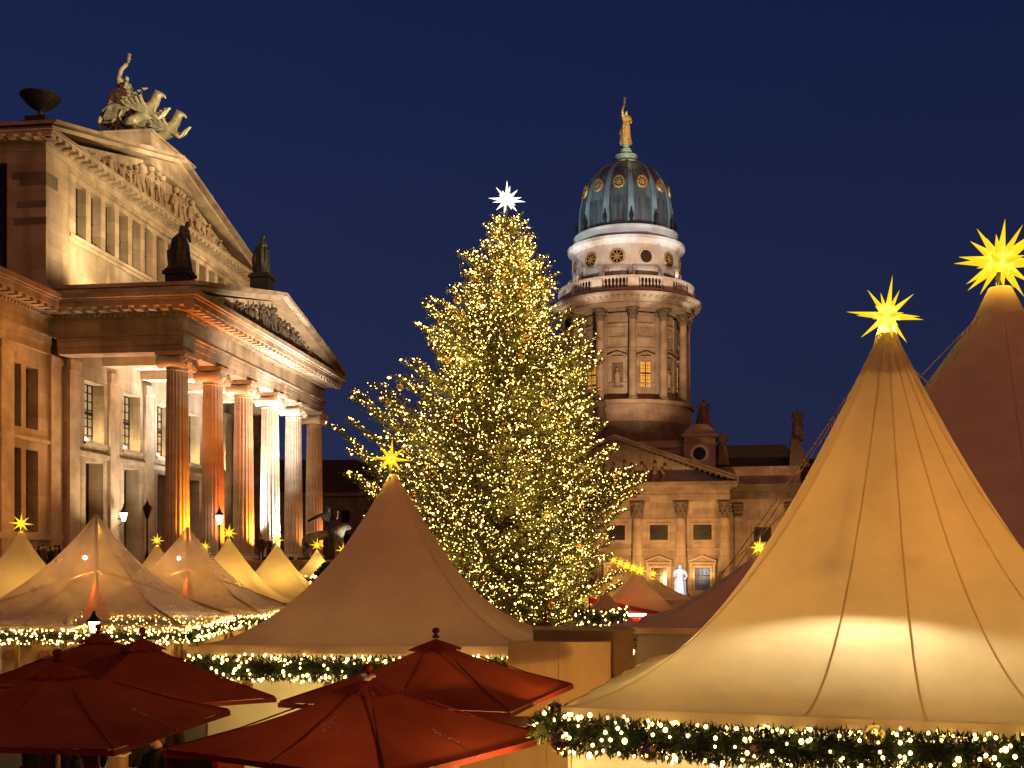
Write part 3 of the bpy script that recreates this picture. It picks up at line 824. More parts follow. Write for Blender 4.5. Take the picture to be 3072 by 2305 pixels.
# portico columns with leafy capitals
def corinth(h0, h1, r, n=20):
    B = MB().lathe([(r * .9, h0), (r * .95, h0 + (h1 - h0) * .5), (r * 1.25, h1 - .12)], n)
    for row, (z0, z1, ro) in enumerate(((h0 + .02, h0 + (h1 - h0) * .42, r * 1.0), (h0 + (h1 - h0) * .34, h0 + (h1 - h0) * .76, r * 1.05))):
        for i in range(8):
            a = 2 * PI * (i + .5 * row) / 8
            x, y = math.cos(a), math.sin(a)
            tx, ty = -y * .22 * r, x * .22 * r
            B.add([(x * ro - tx * 1.5, y * ro - ty * 1.5, z0), (x * ro + tx * 1.5, y * ro + ty * 1.5, z0), (x * ro * 1.12 + tx, y * ro * 1.12 + ty, z1 - .05), (x * ro * 1.45, y * ro * 1.45, z1 - .12), (x * ro * 1.12 - tx, y * ro * 1.12 - ty, z1 - .05), (x * ro * 1.1, y * ro * 1.1, z1 + .04)],
                  [(0, 1, 2, 4), (2, 3, 4), (2, 5, 4), (3, 2, 5), (3, 5, 4)])
    for i in range(4):
        a = PI / 4 + PI / 2 * i
        B.sphere((math.cos(a) * r * 1.5, math.sin(a) * r * 1.5, h1 - .3), r * .26, 7, 5)
    B.box(-r * 1.42, r * 1.42, -r * 1.42, r * 1.42, h1 - .12, h1)
    return B
psh = column_mesh(.6, 10.0, .68, .58, 0, 20).lathe([(.95, 0), (.95, .3), (.85, .45), (.72, .6)], 20).mesh('portico_column', True)
pcap = corinth(9.9, 11.98, .68).mesh('capital')
for x in (-13.8, -8.3, -2.8, 2.8, 8.3, 13.8):
    c = link('portico_column', psh, TOWER_STONE, church); c.location = (x, PY + .55, 0)
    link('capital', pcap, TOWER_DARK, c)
def dom_window(x, y, z0, z1, w, gable_top=None):
    f = MB().box(x - w / 2 - .3, x + w / 2 + .3, y - .12, y, z0 - .3, z1 + .3).build('window', TOWER_STONE, church)
    MB().box(x - w / 2, x + w / 2, y - .15, y - .121, z0, z1).build('pane', GLASS_DARK, f)
    m = MB().box(x - .04, x + .04, y - .19, y - .15, z0, z1)
    for q in (1, 3): m.box(x - w / 2 + w * q / 4 - .025, x - w / 2 + w * q / 4 + .025, y - .18, y - .15, z0, z1)
    for q in range(1, max(2, int((z1 - z0) / .6))): m.box(x - w / 2, x + w / 2, y - .18, y - .15, z0 + q * .6, z0 + q * .6 + .05)
    m.build('glazing_bar', IRON, f)
    if gable_top:
        g_ = MB()
        for s in (-1, 1): g_.prism([(x + s * (w / 2 + .75), z1 + .75), (x, gable_top), (x, gable_top + .25), (x + s * (w / 2 + .85), z1 + .95)], 'y', y - .5, y)
        g_.box(x - w / 2 - .75, x + w / 2 + .75, y - .45, y, z1 + .55, z1 + .75)
        for s in (-1, 1): g_.box(x + s * (w / 2 + .5) - .16, x + s * (w / 2 + .5) + .16, y - .3, y - .121, z0, z1 + .55)
        g_.build('window_gable', TOWER_STONE, f, recalc=True)
for x in (-11, -5.5, 0, 5.5, 11):
    dom_window(x, PY + 1.2, 7.2, 9.1, 2.3)
    dom_window(x, PY + 1.2, .8, 3.6, 1.9, 5.0)
for x in (-18.6, 18.6):
    dom_window(x, -8, 7.0, 8.9, 2.2)
    dom_window(x, -8, .8, 3.8, 2.0, 5.1)
for y_, x0_, x1_ in ((PY + 1.2, -hwp + .8, hwp - .8), (-8, 14.2, 24), (-8, -24, -14.2)):
    MB().box(x0_, x1_, y_ - .14, y_, 5.85, 6.15).build('string_course', TOWER_STONE, church)
    MB().box(x0_, x1_, y_ - .1, y_, 9.7, 9.95).build('string_course', TOWER_STONE, church)
for x in (15.5, 22.0, 23.4, -15.5, -22.0, -23.4):
    f = MB().box(x - .5, x + .5, -8.3, -8, 0, 10.2).build('pilaster', TOWER_STONE, church)
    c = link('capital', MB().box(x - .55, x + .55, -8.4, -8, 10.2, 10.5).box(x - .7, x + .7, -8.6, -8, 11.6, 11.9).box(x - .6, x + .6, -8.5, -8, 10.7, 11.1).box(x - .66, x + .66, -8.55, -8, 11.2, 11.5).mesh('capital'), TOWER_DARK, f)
# tower: podium ring, columned drum
MB().lathe([(9.9, 20.2), (9.9, 22.0), (9.5, 22.2), (9.3, 24.0), (9.3, 24.3)], 64).build('drum_plinth', TOWER_DARK, church, True)
MB().lathe([(9.15, 24.3), (9.15, 26.6), (9.5, 26.7), (9.5, 27.2), (9.35, 27.3)], 64).build('drum_podium', TOWER_STONE, church, True)
MB().lathe([(7.2, 27.3), (7.2, 39.9)], 64).build('drum_wall', TOWER_STONE, church, True)
for z, r in ((38.1, 7.32), (34.6, 7.3), (29.6, 7.3)): MB().lathe([(r, z), (r + .08, z + .1), (r + .08, z + .25), (r, z + .35)], 64).build('string_course', TOWER_STONE, church, True)
tsh = column_mesh(27.75, 38.7, .56, .48, 0, 18).lathe([(.8, 27.3), (.8, 27.45), (.7, 27.6), (.58, 27.75)], 18).mesh('drum_column', True)
tcap = corinth(38.55, 40.2, .6, 16).mesh('capital')
FACE = -PI / 2
for k in range(12):
    a = FACE + rad(10 + 1.5 + 30 * k)
    c = link('drum_column', tsh, TOWER_STONE, church); c.location = (8.55 * math.cos(a), 8.55 * math.sin(a), 0); c.rotation_euler = (0, 0, a)
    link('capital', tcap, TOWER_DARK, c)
    # pilaster behind each column
    M = Matrix.Rotation(a, 4, 'Z') @ Matrix.Translation((7.25, 0, 33.4))
    MB().mbox(M, .3, 1.0, 12.2).build('pilaster', TOWER_STONE, church)
    # between columns: niche with a figure, or a tall window, under a small gable
    a2 = a + rad(15)
    def at(rr_, off, z): return Matrix.Rotation(a2, 4, 'Z') @ Matrix.Translation((rr_, off, z))
    gb = MB()
    for s in (-1, 1):
        gb.mbox(at(7.45, s * .62, 33.95) @ Matrix.Rotation(s * rad(-22), 4, 'X'), .45, 1.45, .2)
    gb.mbox(at(7.4, 0, 33.55), .35, 2.3, .16)
    gb.build('window_gable', TOWER_STONE, church)
    MB().mbox(at(7.22, 0, 37.2), .1, 1.9, 1.2).build('wall_panel', TOWER_STONE, church)
    MB().mbox(at(7.25, 0, 36.4), .12, 2.2, .14).build('string_course', TOWER_STONE, church)
    if k % 2 == 0:
        w = MB().mbox(at(7.22, 0, 31.1), .1, 1.75, 3.9).build('window', TOWER_STONE, church)
        MB().mbox(at(7.27, 0, 31.1), .06, 1.35, 3.5).build('pane', GLASS_AMBER, w)
        m = MB().mbox(at(7.32, 0, 31.1), .06, .14, 3.5).mbox(at(7.32, 0, 31.2), .06, 1.35, .16)
        for q in (-.34, .34): m.mbox(at(7.31, q, 31.1), .05, .06, 3.5)
        for q in range(1, 7): m.mbox(at(7.31, 0, 29.35 + q * .5), .05, 1.35, .05)
        m.build('glazing_bar', IRON, w)
    else:
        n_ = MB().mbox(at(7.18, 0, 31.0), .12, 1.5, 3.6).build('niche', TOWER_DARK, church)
        f = MB().lathe([(.42, 29.4), (.36, 30.2), (.40, 31.0), (.30, 31.4), (.12, 31.6)], 10, c=(7.4 * math.cos(a2), 7.4 * math.sin(a2)))
        f.sphere((7.45 * math.cos(a2), 7.45 * math.sin(a2), 31.78), .2, 8, 6)
        f.build('niche_figure', TOWER_STONE, n_, True)
MB().lathe([(9.25, 40.2), (9.3, 40.55), (9.45, 40.6), (9.45, 40.95), (9.35, 41.0), (9.4, 41.6), (9.9, 41.8), (10.5, 41.95), (10.55, 42.35), (10.35, 42.45), (10.2, 42.7), (9.0, 42.75)], 96).build('drum_cornice', TOWER_STONE, church, True)
MB().lathe([(9.2, 40.21), (8.0, 40.19), (7.2, 40.1)], 64, cap=False).build('drum_soffit', TOWER_STONE, church, True)
D = MB()
for i in range(72):
    D.mbox(Matrix.Rotation(2 * PI * i / 72, 4, 'Z') @ Matrix.Translation((9.95, 0, 41.72)), .7, .34, .2)
stuff(D.build('dentil', TOWER_STONE, church))
# balustrade in bays between solid piers
MB().lathe([(9.5, 42.75), (9.5, 43.1), (9.2, 43.12)], 72).build('balustrade_base', TOWER_WHITE, church, True)
MB().lathe([(9.16, 44.55), (9.52, 44.55), (9.52, 44.85), (9.16, 44.85)], 72, cap=False).lathe([(9.16, 44.85), (9.16, 44.55)], 72, cap=False).build('balustrade_rail', TOWER_WHITE, church)
for k in range(12):
    a = FACE + rad(11.5 + 30 * k)
    MB().mbox(Matrix.Rotation(a, 4, 'Z') @ Matrix.Translation((9.34, 0, 43.83)), .46, 1.5, 1.44).build('balustrade_pier', TOWER_WHITE, church)
bal_me = MB().lathe([(.12, 43.1), (.12, 43.25), (.07, 43.3), (.15, 43.6), (.06, 44.1), (.07, 44.4), (.12, 44.45), (.12, 44.56)], 6).mesh('baluster', True)
for k in range(12):
    for q in range(7):
        a = FACE + rad(11.5 + 30 * k + 6.1 + q * 2.97)
        if math.sin(a) < .15:
            o = link('baluster', bal_me, TOWER_WHITE, church); o.location = (9.34 * math.cos(a), 9.34 * math.sin(a), 0)
# upper drum, white lit, with round windows and scroll brackets
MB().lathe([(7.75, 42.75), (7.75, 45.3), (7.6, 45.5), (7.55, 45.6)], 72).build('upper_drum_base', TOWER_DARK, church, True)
MB().lathe([(7.5, 45.6), (7.5, 49.2), (7.6, 49.3), (7.7, 49.5), (8.2, 49.75), (8.25, 50.15), (8.0, 50.25), (7.4, 50.3), (7.25, 50.35), (7.25, 51.5), (7.35, 51.55), (7.35, 51.75), (6.6, 51.8)], 72).build('upper_drum', TOWER_WHITE, church, True)
MB().lathe([(7.3, 50.3), (7.42, 50.36), (7.3, 50.42)], 72).build('lead_flashing', ROOF_DARK, church, True)
for k in range(12):
    a = FACE + rad(26.5 - 30 + 30 * k)
    R = Matrix.Rotation(a, 4, 'Z') @ Matrix.Rotation(rad(90), 4, 'Y')
    f = MB().lathe([(.98, -.06), (1.08, .0), (1.02, .08), (.84, .08), (.84, .0)], 28, cap=False).build('round_window', GOLD if k % 12 in (0, 2, 3, 11) and k != 1 else TOWER_WHITE, church, True)
    f.matrix_local = Matrix.Rotation(a, 4, 'Z') @ Matrix.Translation((7.5, 0, 47.5)) @ Matrix.Rotation(rad(90), 4, 'Y')
    p = MB().lathe([(.86, -.02), (.86, .03)], 28).build('pane', GLASS_DARK, f)
    if k != 1:
        m = MB()
        for q in range(8):
            m.mbox(Matrix.Rotation(2 * PI * q / 8, 4, 'Z') @ Matrix.Translation((.45, 0, .1)), .6, .14, .06)
        m.lathe([(.2, .06), (.2, .14)], 10)
        m.build('rosette', GOLD, f)
    a2 = a + rad(15)
    cst = MB()
    Mx = Matrix.Rotation(a2, 4, 'Z')
    for z_, r_, s_ in ((45.05, 7.95, .62), (45.5, 7.9, .5), (45.9, 7.75, .3)):
        v0 = len(cst.v); cst.sphere((0, 0, 0), s_, 8, 6, (.7, .7, 1.0))
        cst.v[v0:] = [tuple(Mx @ Vector((r_ + p_[0], p_[1], z_ + p_[2]))) for p_ in cst.v[v0:]]
    cst.build('bracket', TOWER_WHITE, church, True)
    MB().mbox(Mx @ Matrix.Translation((7.53, 0, 47.7)), .1, .28, 3.2).build('lesene', TOWER_WHITE, church)
# dome
dome_p = [(6.45, 51.75), (6.5, 53.0), (6.5, 54.2), (6.36, 55.6), (6.1, 56.8), (5.7, 57.9), (5.15, 58.8), (4.45, 59.6), (3.6, 60.2), (2.7, 60.6), (1.9, 60.8)]
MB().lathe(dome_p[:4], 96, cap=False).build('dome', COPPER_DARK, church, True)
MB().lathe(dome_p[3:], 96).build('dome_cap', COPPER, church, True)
MB().lathe([(6.7, 51.78), (6.75, 52.2), (6.55, 52.4)], 72).build('dome_ring', COPPER_DARK, church, True)
def drad(z):
    for (r0, z0), (r1, z1) in zip(dome_p, dome_p[1:]):
        if z0 <= z <= z1: return r0 + (r1 - r0) * (z - z0) / (z1 - z0)
    return dome_p[-1][0]
for k in range(12):
    a = FACE + rad(11.5 + 30 * k)
    B = MB()
    zs = [52.3 + (60.75 - 52.3) * i / 16 for i in range(17)]
    v_ = []
    for i, z in enumerate(zs):
        w_ = .46 - .24 * i / 16; r_ = drad(z)
        for q, dr in ((-1, -.05), (-1, .16), (1, .16), (1, -.05)):
            v_.append(tuple(Matrix.Rotation(a, 4, 'Z') @ Vector((r_ + dr, q * w_, z + (dr * .3 if z > 57 else 0)))))
    B.add(v_, [(i * 4 + j, i * 4 + j + 1, (i + 1) * 4 + j + 1, (i + 1) * 4 + j) for i in range(16) for j in range(3)])
    B.build('dome_rib', COPPER_RIB, church)
    # gilt round dormer between ribs
    a2 = a + rad(15); z = 57.5
    f = MB().lathe([(.74, -.3), (.8, .1), (.76, .2), (.6, .2), (.58, .05)], 24, cap=False).build('oculus', GOLD, church, True)
    f.matrix_local = Matrix.Rotation(a2, 4, 'Z') @ Matrix.Translation((5.98, 0, z)) @ Matrix.Rotation(rad(78), 4, 'Y')
    MB().lathe([(.6, .05), (.6, .12)], 20).build('pane', GLASS_DARK, f)
    m = MB()
    for q in range(4): m.mbox(Matrix.Rotation(PI * q / 4, 4, 'Z') @ Matrix.Translation((0, 0, .15)), 1.15, .15, .06)
    m.lathe([(.26, .1), (.26, .22)], 10)
    m.build('rosette', GOLD, f)
    # small vase finials round the foot of the dome
    MB().lathe([(.28, 51.75), (.28, 52.2), (.16, 52.3), (.32, 52.8), (.22, 53.3), (.1, 53.6), (.14, 53.8), (.0, 54.1)], 8, c=(6.95 * math.cos(a), 6.95 * math.sin(a))).build('finial', DARK_BRONZE, church, True)
MB().lathe([(2.1, 60.7), (2.15, 61.0), (1.75, 61.3), (1.5, 61.35), (1.65, 61.5), (1.65, 61.9), (1.2, 62.05), (.9, 62.1), (.95, 62.4), (.75, 62.5), (.75, 62.7), (.45, 62.8), (.42, 63.4)], 32).build('lantern_cap', COPPER_RIB, church, True)

# floodlights of the tower
for k in range(7):
    a = FACE + rad(-75 + 25 * k)
    lamp('SPOT', 'drum_flood', (9.9 * math.cos(a), 9.9 * math.sin(a), 44.95), 150, (1.0, .93, .84), .3, (7.0 * math.cos(a), 7.0 * math.sin(a), 50.0), 120, .8, church)
for a_ in (-50, 0, 50):
    a = FACE + rad(a_)
    lamp('SPOT', 'dome_flood', (20 * math.cos(a), 20 * math.sin(a), 43.5), 7500, (.74, .94, 1.0), .4, (4 * math.cos(a), 4 * math.sin(a), 58.0), 42, .7, church)
for a_ in (-62, -18, 26, 68):
    a = FACE + rad(a_)
    lamp('SPOT', 'drum_flood', (15 * math.cos(a), 15 * math.sin(a), 37), 2600, (1.0, .88, .74), .3, (9.3 * math.cos(a), 9.3 * math.sin(a), 44.6), 50, .7, church)
lamp('SPOT', 'figure_flood', (9, -34, 44), 110000, (1.0, .82, .45), .3, (0, 0, 67), 10, .7, church)
lamp('SPOT', 'drum_flood', (8, -40, 12), 82000, (1.0, .62, .34), .5, (2, -8, 34), 36, .8, church)
lamp('SPOT', 'portico_flood', (6, -27, 2), 15000, (1.0, .50, .16), .5, (6, -13, 8), 80, .8, church)
lamp('SPOT', 'portico_flood', (22, -27, 2), 11000, (1.0, .50, .16), .5, (18, -9, 8), 80, .8, church)

for x in (-5.5, 0, 5.5, 11):
    lamp('SPOT', 'bay_light', (x, PY - .5, .4), 3200, (1.0, .56, .20), .15, (x, PY + 1.2, 7.5), 84, .9, church)
lamp('SPOT', 'bay_light', (18.6, -9.8, .4), 2000, (1.0, .52, .17), .15, (18.6, -8, 7.5), 84, .9, church)

# the tower is measured at its near face, which stands several metres in front of its axis
ZM = ((0, 0), (20.0, 20.0), (24.3, 23.1), (27.3, 26.05), (38.7, 36.8), (40.2, 38.2), (42.75, 40.4), (44.85, 42.4), (45.6, 43.5), (50.2, 48.2), (51.75, 49.85), (57.5, 55.9), (60.8, 60.1), (63.4, 63.3), (90, 90))
def zmap(z): return float(np.interp(z, [q[0] for q in ZM], [q[1] for q in ZM]))
_done = set()
for o in list(COL.objects):
    M = Matrix(); q = o; anc = []
    while q is not None and q != church: anc.append(q); q = q.parent
    if q != church or o == church: continue
    if o.type == 'LIGHT':
        o.location.z = zmap(o.location.z); continue
    for q in reversed(anc): M = M @ q.matrix_basis
    if o.type != 'MESH' or o.data.name in _done: continue
    _done.add(o.data.name); Mi = M.inverted()
    for vtx in o.data.vertices:
        p = M @ vtx.co
        if p.z > 20: p.z = zmap(p.z); vtx.co = Mi @ p
    o.data.update()

# dark blocks closing the square
def far_block(label, x0, x1, y, d, h, roofh, m):
    t = thing('city_building', label, 'building', ((x0 + x1) / 2, y, 0))
    w = (x1 - x0) / 2
    MB().box(-w, w, 0, d, 0, h).box(-w - .4, w + .4, -.4, d, h - .6, h).build('wall', m, t)
    MB().prism([(-w - .2, h), (w + .2, h), (w * .82, h + roofh), (-w * .82, h + roofh)], 'y', -.2, d).build('roof', ROOF_DARK, t, recalc=True)
    wm = MB().box(-.7, .7, -.08, 0, 0, 2.0).mesh('window')
    n = max(2, int(w * 2 / 4))
    for i in range(n):
        for z in range(3, int(h) - 3, 4):
            o = link('window', wm, GLASS_DARK, t); o.location = (-w + (i + .5) * 2 * w / n, 0, z)
    return t
far_block('dark unlit building with mansard roof between the concert hall and the fir', -50, -22, 185, 16, 16.0, 5.5, TOWER_DARK)
far_block('dim brown building far behind the church at the right', 42, 80, 205, 20, 19.5, 4.0, TOWER_DARK)
# ------------------------------------------------------------------ statues
def fold(n, amp, ph=0.0):
    return lambda a, z: 1 + amp * math.sin(a * n + ph + z * 1.3) + amp * .5 * math.sin(a * (n * 2 - 3) + ph * 2)


def statue(label, loc, rz, h, m, raised=None, ped=None, pm=None, name='statue', cat='statue', bow=0.0, wide=1.0, seed=1, group=None):
    """robed standing figure facing +x, on a stepped pedestal reaching down from its feet"""
    t = thing(name, label, cat, loc, rz, group)
    z0 = 0.0
    if ped:
        w, ph = ped
        MB().box(-w * .62, w * .62, -w * .62, w * .62, 0, ph * .2).box(-w * .5, w * .5, -w * .5, w * .5, ph * .2, ph * .78).box(-w * .6, w * .6, -w * .6, w * .6, ph * .78, ph * .9).box(-w * .52, w * .52, -w * .52, w * .52, ph * .9, ph).build('pedestal', pm or m, t)
        z0 = ph
    r = random.Random(seed); ph_ = r.uniform(0, 6)
    S = lambda x, y, z, a, b=None: (x * h + bow * max(0, z - .5) * h, y * h * wide, z0 + z * h, a * h * (wide if a > .07 else 1), (b or a) * h)
    rb = MB().lathe([(.185 * h * wide, z0), (.165 * h * wide, z0 + .1 * h), (.14 * h * wide, z0 + .3 * h), (.128 * h * wide, z0 + .5 * h), (.10 * h * wide, z0 + .62 * h)], 28, rf=fold(7, .1, ph_))
    rb.build('robe', m, t, True)
    J = {'hip': S(0, 0, .55, .10), 'waist': S(0, 0, .62, .085, .08), 'chest': S(.01, 0, .74, .105, .09), 'neck': S(.015, 0, .835, .036), 'head': S(.03, 0, .895, .055, .062), 'top': S(.025, 0, .955, .04),
         'sl': S(0, .115, .79, .05), 'sr': S(0, -.115, .79, .05)}
    E = [('hip', 'waist'), ('waist', 'chest'), ('chest', 'neck'), ('neck', 'head'), ('head', 'top'), ('chest', 'sl'), ('chest', 'sr')]
    J['el'], J['hl'] = S(.05, .165, .66, .036), S(.13, .10, .58, .028)
    if raised:
        J['er'], J['hr'] = S(.06 * raised, -.15, .93, .05 if wide > 1.5 else .036), S(.13 * raised, -.12, 1.08, .042 if wide > 1.5 else .028)
    else:
        J['er'], J['hr'] = S(.06, -.16, .65, .036), S(.15, -.08, .70, .028)
    E += [('sl', 'el'), ('el', 'hl'), ('sr', 'er'), ('er', 'hr')]
    skin_obj('figure', J, E, m, t)
    MB().tube([S(-.06, .1, .80, 0)[:3], S(-.12, .02, .62, 0)[:3], S(-.15, -.06, .35, 0)[:3], S(-.17, -.02, .06, 0)[:3]], [.05 * h, .07 * h, .08 * h, .06 * h], 8).build('cloak', m, t, True)
    if raised:
        hp = S(.13 * raised, -.12, 1.10, 0)[:3]
        MB().tube([(hp[0], hp[1], hp[2] - .02 * h), (hp[0] + .02 * h, hp[1], hp[2] + .06 * h), (hp[0] + .03 * h, hp[1], hp[2] + .16 * h)], [.02 * h, .036 * h, .034 * h], 8).build('attribute', m, t, True)
    return t


fg = 'dark figures on the portico gable'
statue('dark hooded statue on a block pedestal at the near corner of the portico roof', HM @ Vector((.35, -.5, 12.63)), HALL_RZ, 3.0, DARK_BRONZE, ped=(1.25, 1.5), name='roof_statue', bow=.35, wide=1.25, seed=4, group=fg)
statue('dark statue on a pedestal at the peak of the portico gable', HM @ Vector((.3, yc, 15.35)), HALL_RZ, 3.0, DARK_BRONZE, ped=(1.3, 1.5), name='roof_statue', wide=1.05, seed=8, group=fg)
statue('small dark statue at the far corner of the portico roof', HM @ Vector((0, YN + .5, 12.63)), HALL_RZ, 2.7, DARK_BRONZE, ped=(1.5, 1.3), name='roof_statue', seed=6, group=fg)

# fire bowls at the corners of the upper block
def bowl(label, loc):
    t = thing('fire_bowl', label, 'urn', loc, HALL_RZ, 'fire bowls on the hall roof', K * .83)
    MB().box(-1.0, 1.0, -1.0, 1.0, 0, .32).box(-.8, .8, -.8, .8, .32, .62).box(-.62, .62, -.62, .62, .62, .95).build('pedestal', DARK_BRONZE, t)
    MB().lathe([(.26, .95), (.17, 1.05), (.13, 1.3), (.2, 1.42), (.55, 1.62), (.88, 1.9), (1.0, 2.1), (1.12, 2.2), (1.12, 2.28), (.95, 2.24), (.5, 2.05), (.1, 2.0)], 32).build('bowl', DARK_BRONZE, t, True)
    return t
bowl('big dark fire bowl at the near corner of the hall roof', HM @ Vector((-6.2, U0 + .9, 20.25)))
bowl('dark fire bowl just showing behind the far end of the gable', HM @ Vector((-6.6, U1 - .6, 20.25)))

# chariot group on the ridge
ch = thing('chariot', 'two wheeled chariot with scrolled front on the gable plinth', 'sculpture', HM @ Vector((-7.9, 10.2, 24.14)), HALL_RZ, 'chariot sculpture group', K)
for sy in (-.85, .85):
    w = MB().tube([(math.cos(2 * PI * i / 28) * 1.0, sy, 1.08 + math.sin(2 * PI * i / 28) * 1.0) for i in range(28)], .12, 7, True)
    w.tube([(math.cos(2 * PI * i / 28) * .22, sy, 1.08 + math.sin(2 * PI * i / 28) * .22) for i in range(28)], .09, 6, True)
    wo = w.build('wheel', PATINA, ch, True)
    sp = MB()
    for i in range(8): sp.tube([(math.cos(PI * i / 4) * .18, sy, 1.08 + math.sin(PI * i / 4) * .18), (math.cos(PI * i / 4) * .6, sy, 1.08 + math.sin(PI * i / 4) * .6), (math.cos(PI * i / 4) * .95, sy, 1.08 + math.sin(PI * i / 4) * .95)], [.06, .1, .05], 6)
    sp.build('spoke', PATINA, wo, True)
B = MB().box(-.7, .7, -.7, .7, .95, 1.1)
B.grid(lambda u, v: ((.75 + .25 * v * v) * math.cos((u - .5) * 3.6), .74 * math.sin((u - .5) * 3.6), 1.05 + v * 1.2), 22, 6)
for sy in (-.7, .7):
    B.tube([(.55, sy, 1.1), (.75, sy, 1.7), (1.0, sy, 2.2), (1.3, sy, 2.35), (1.42, sy, 2.12), (1.25, sy, 1.98)], [.16, .15, .14, .12, .1, .07], 8)
B.tube([(.5, 0, 1.1), (1.2, 0, .8), (2.4, 0, .95)], [.12, .1, .08], 8)
B.build('chariot_body', PATINA, ch, True)
ap = statue('robed figure standing in the chariot with one arm raised high', HM @ Vector((-7.9, 10.2, 25.45)), HALL_RZ, 2.95 * K, PATINA, raised=1.25, name='chariot_statue', bow=.12, wide=2.2, seed=12, group='chariot sculpture group')
GJ = {'hip': (-.75, 0, .62, .27), 'belly': (-.25, 0, .85, .27), 'chest': (.22, 0, 1.1, .31), 'neck': (.42, 0, 1.45, .21), 'poll': (.5, 0, 1.72, .17), 'head': (.7, 0, 1.8, .15), 'beak': (.9, 0, 1.7, .07), 'tip': (.95, 0, 1.58, .03)}
GE = [('hip', 'belly'), ('belly', 'chest'), ('chest', 'neck'), ('neck', 'poll'), ('poll', 'head'), ('head', 'beak'), ('beak', 'tip')]
for s, n in ((.2, 'l'), (-.2, 'r')):
    lift = .16 if n == 'l' else -.1
    GJ.update({'th' + n: (-.62, s, .45, .2), 'kn' + n: (-.35, s, .25, .12), 'ho' + n: (-.78, s, .08, .07), 'pa' + n: (-.6, s, -.1, .08), 'to' + n: (-.45, s, -.12, .06),
               'sh' + n: (.32, s, .95, .15), 'eb' + n: (.72, s, .72 + lift, .10), 'fp' + n: (.98, s, 1.05 + lift, .075), 'ft' + n: (1.1, s, 1.1 + lift, .06)})
    GE += [('hip', 'th' + n), ('th' + n, 'kn' + n), ('kn' + n, 'ho' + n), ('ho' + n, 'pa' + n), ('pa' + n, 'to' + n), ('chest', 'sh' + n), ('sh' + n, 'eb' + n), ('eb' + n, 'fp' + n), ('fp' + n, 'ft' + n)]
    GJ['ear' + n] = (.52, s * .55, 1.98, .035); GE.append(('poll', 'ear' + n))
GJ['t1'], GJ['t2'], GJ['t3'] = (-1.05, 0, .6, .07), (-1.25, 0, .9, .05), (-1.1, 0, 1.2, .06)
GE += [('hip', 't1'), ('t1', 't2'), ('t2', 't3')]
for i, (y, lb) in enumerate(((9.1, 'winged griffin rearing up in front of the chariot, the nearer one'), (11.9, 'winged griffin leaning out over the gable edge beyond the other'))):
    gt = thing('griffin', lb, 'sculpture', HM @ Vector((-6.0, y, 24.3)), HALL_RZ, 'chariot sculpture group', K * 1.28)
    skin_obj('body', GJ, GE, PATINA, gt)
    for s in (-.26, .26):
        B = MB()
        for q in range(5):
            l = 1.0 - q * .11; b0 = .28 - q * .09
            B.tube([(b0, s, 1.0), (b0 - .22 - .10 * q, s * 1.5, 1.16 + .12 * l), (b0 - .30 - .13 * q, s * 1.8, 1.14 + .46 * l), (b0 - .16 - .15 * q, s * 1.9, 1.14 + .72 * l), (b0 + .06 - .15 * q, s * 1.9, 1.10 + .78 * l)], [.10, .085, .08, .07, .03], 6)
        B.build('wing', PATINA, gt, True)
lamp('SPOT', 'group_flood', HM @ Vector((14, -6, 14)), 95000, (1.0, .76, .42), .4, HM @ Vector((-6.5, 10.2, 26.2)), 18, .6)
lamp('SPOT', 'group_flood', HM @ Vector((-6.6, 9.2, 24.3)), 260, (1.0, .78, .40), .1, HM @ Vector((-7.4, 10.2, 27)), 70, .8)

# lion and rider on the near stair wall
rl = thing('lion_rider_statue', 'bronze rider on a lion on the stair wall, pale light on its chest', 'statue', HM @ Vector((7.6, -.4, .05)), HALL_RZ)
MB().box(-1.6, 1.5, -.7, .7, 0, .14).build('plinth', DARK_BRONZE, rl)
LJ = {'hip': (-.9, 0, 1.4, .31), 'mid': (-.2, 0, 1.42, .30), 'chest': (.55, 0, 1.5, .37), 'neck': (.85, 0, 1.85, .28), 'head': (1.12, 0, 1.92, .21), 'muz': (1.38, 0, 1.8, .12)}
LE = [('hip', 'mid'), ('mid', 'chest'), ('chest', 'neck'), ('neck', 'head'), ('head', 'muz')]
for s, n in ((.22, 'l'), (-.22, 'r')):
    d = .12 if n == 'l' else -.1
    LJ.update({'a' + n: (.62 + d, s, 1.05, .16), 'b' + n: (.66 + d, s, .6, .11), 'c' + n: (.64 + d, s, .22, .085), 'd' + n: (.78 + d, s, .18, .08),
               'e' + n: (-.95 + d, s, 1.05, .21), 'f' + n: (-.72 + d, s, .74, .14), 'g' + n: (-1.12 + d, s, .5, .085), 'h' + n: (-1.05 + d, s, .2, .08), 'i' + n: (-.9 + d, s, .18, .07)})
    LE += [('chest', 'a' + n), ('a' + n, 'b' + n), ('b' + n, 'c' + n), ('c' + n, 'd' + n), ('hip', 'e' + n), ('e' + n, 'f' + n), ('f' + n, 'g' + n), ('g' + n, 'h' + n), ('h' + n, 'i' + n)]
LJ.update({'t1': (-1.22, 0, 1.45, .08), 't2': (-1.5, 0, 1.2, .065), 't3': (-1.52, 0, .85, .06), 't4': (-1.35, 0, .66, .07)})
LE += [('hip', 't1'), ('t1', 't2'), ('t2', 't3'), ('t3', 't4')]
skin_obj('lion', LJ, LE, GREYSTONE, rl, 2)
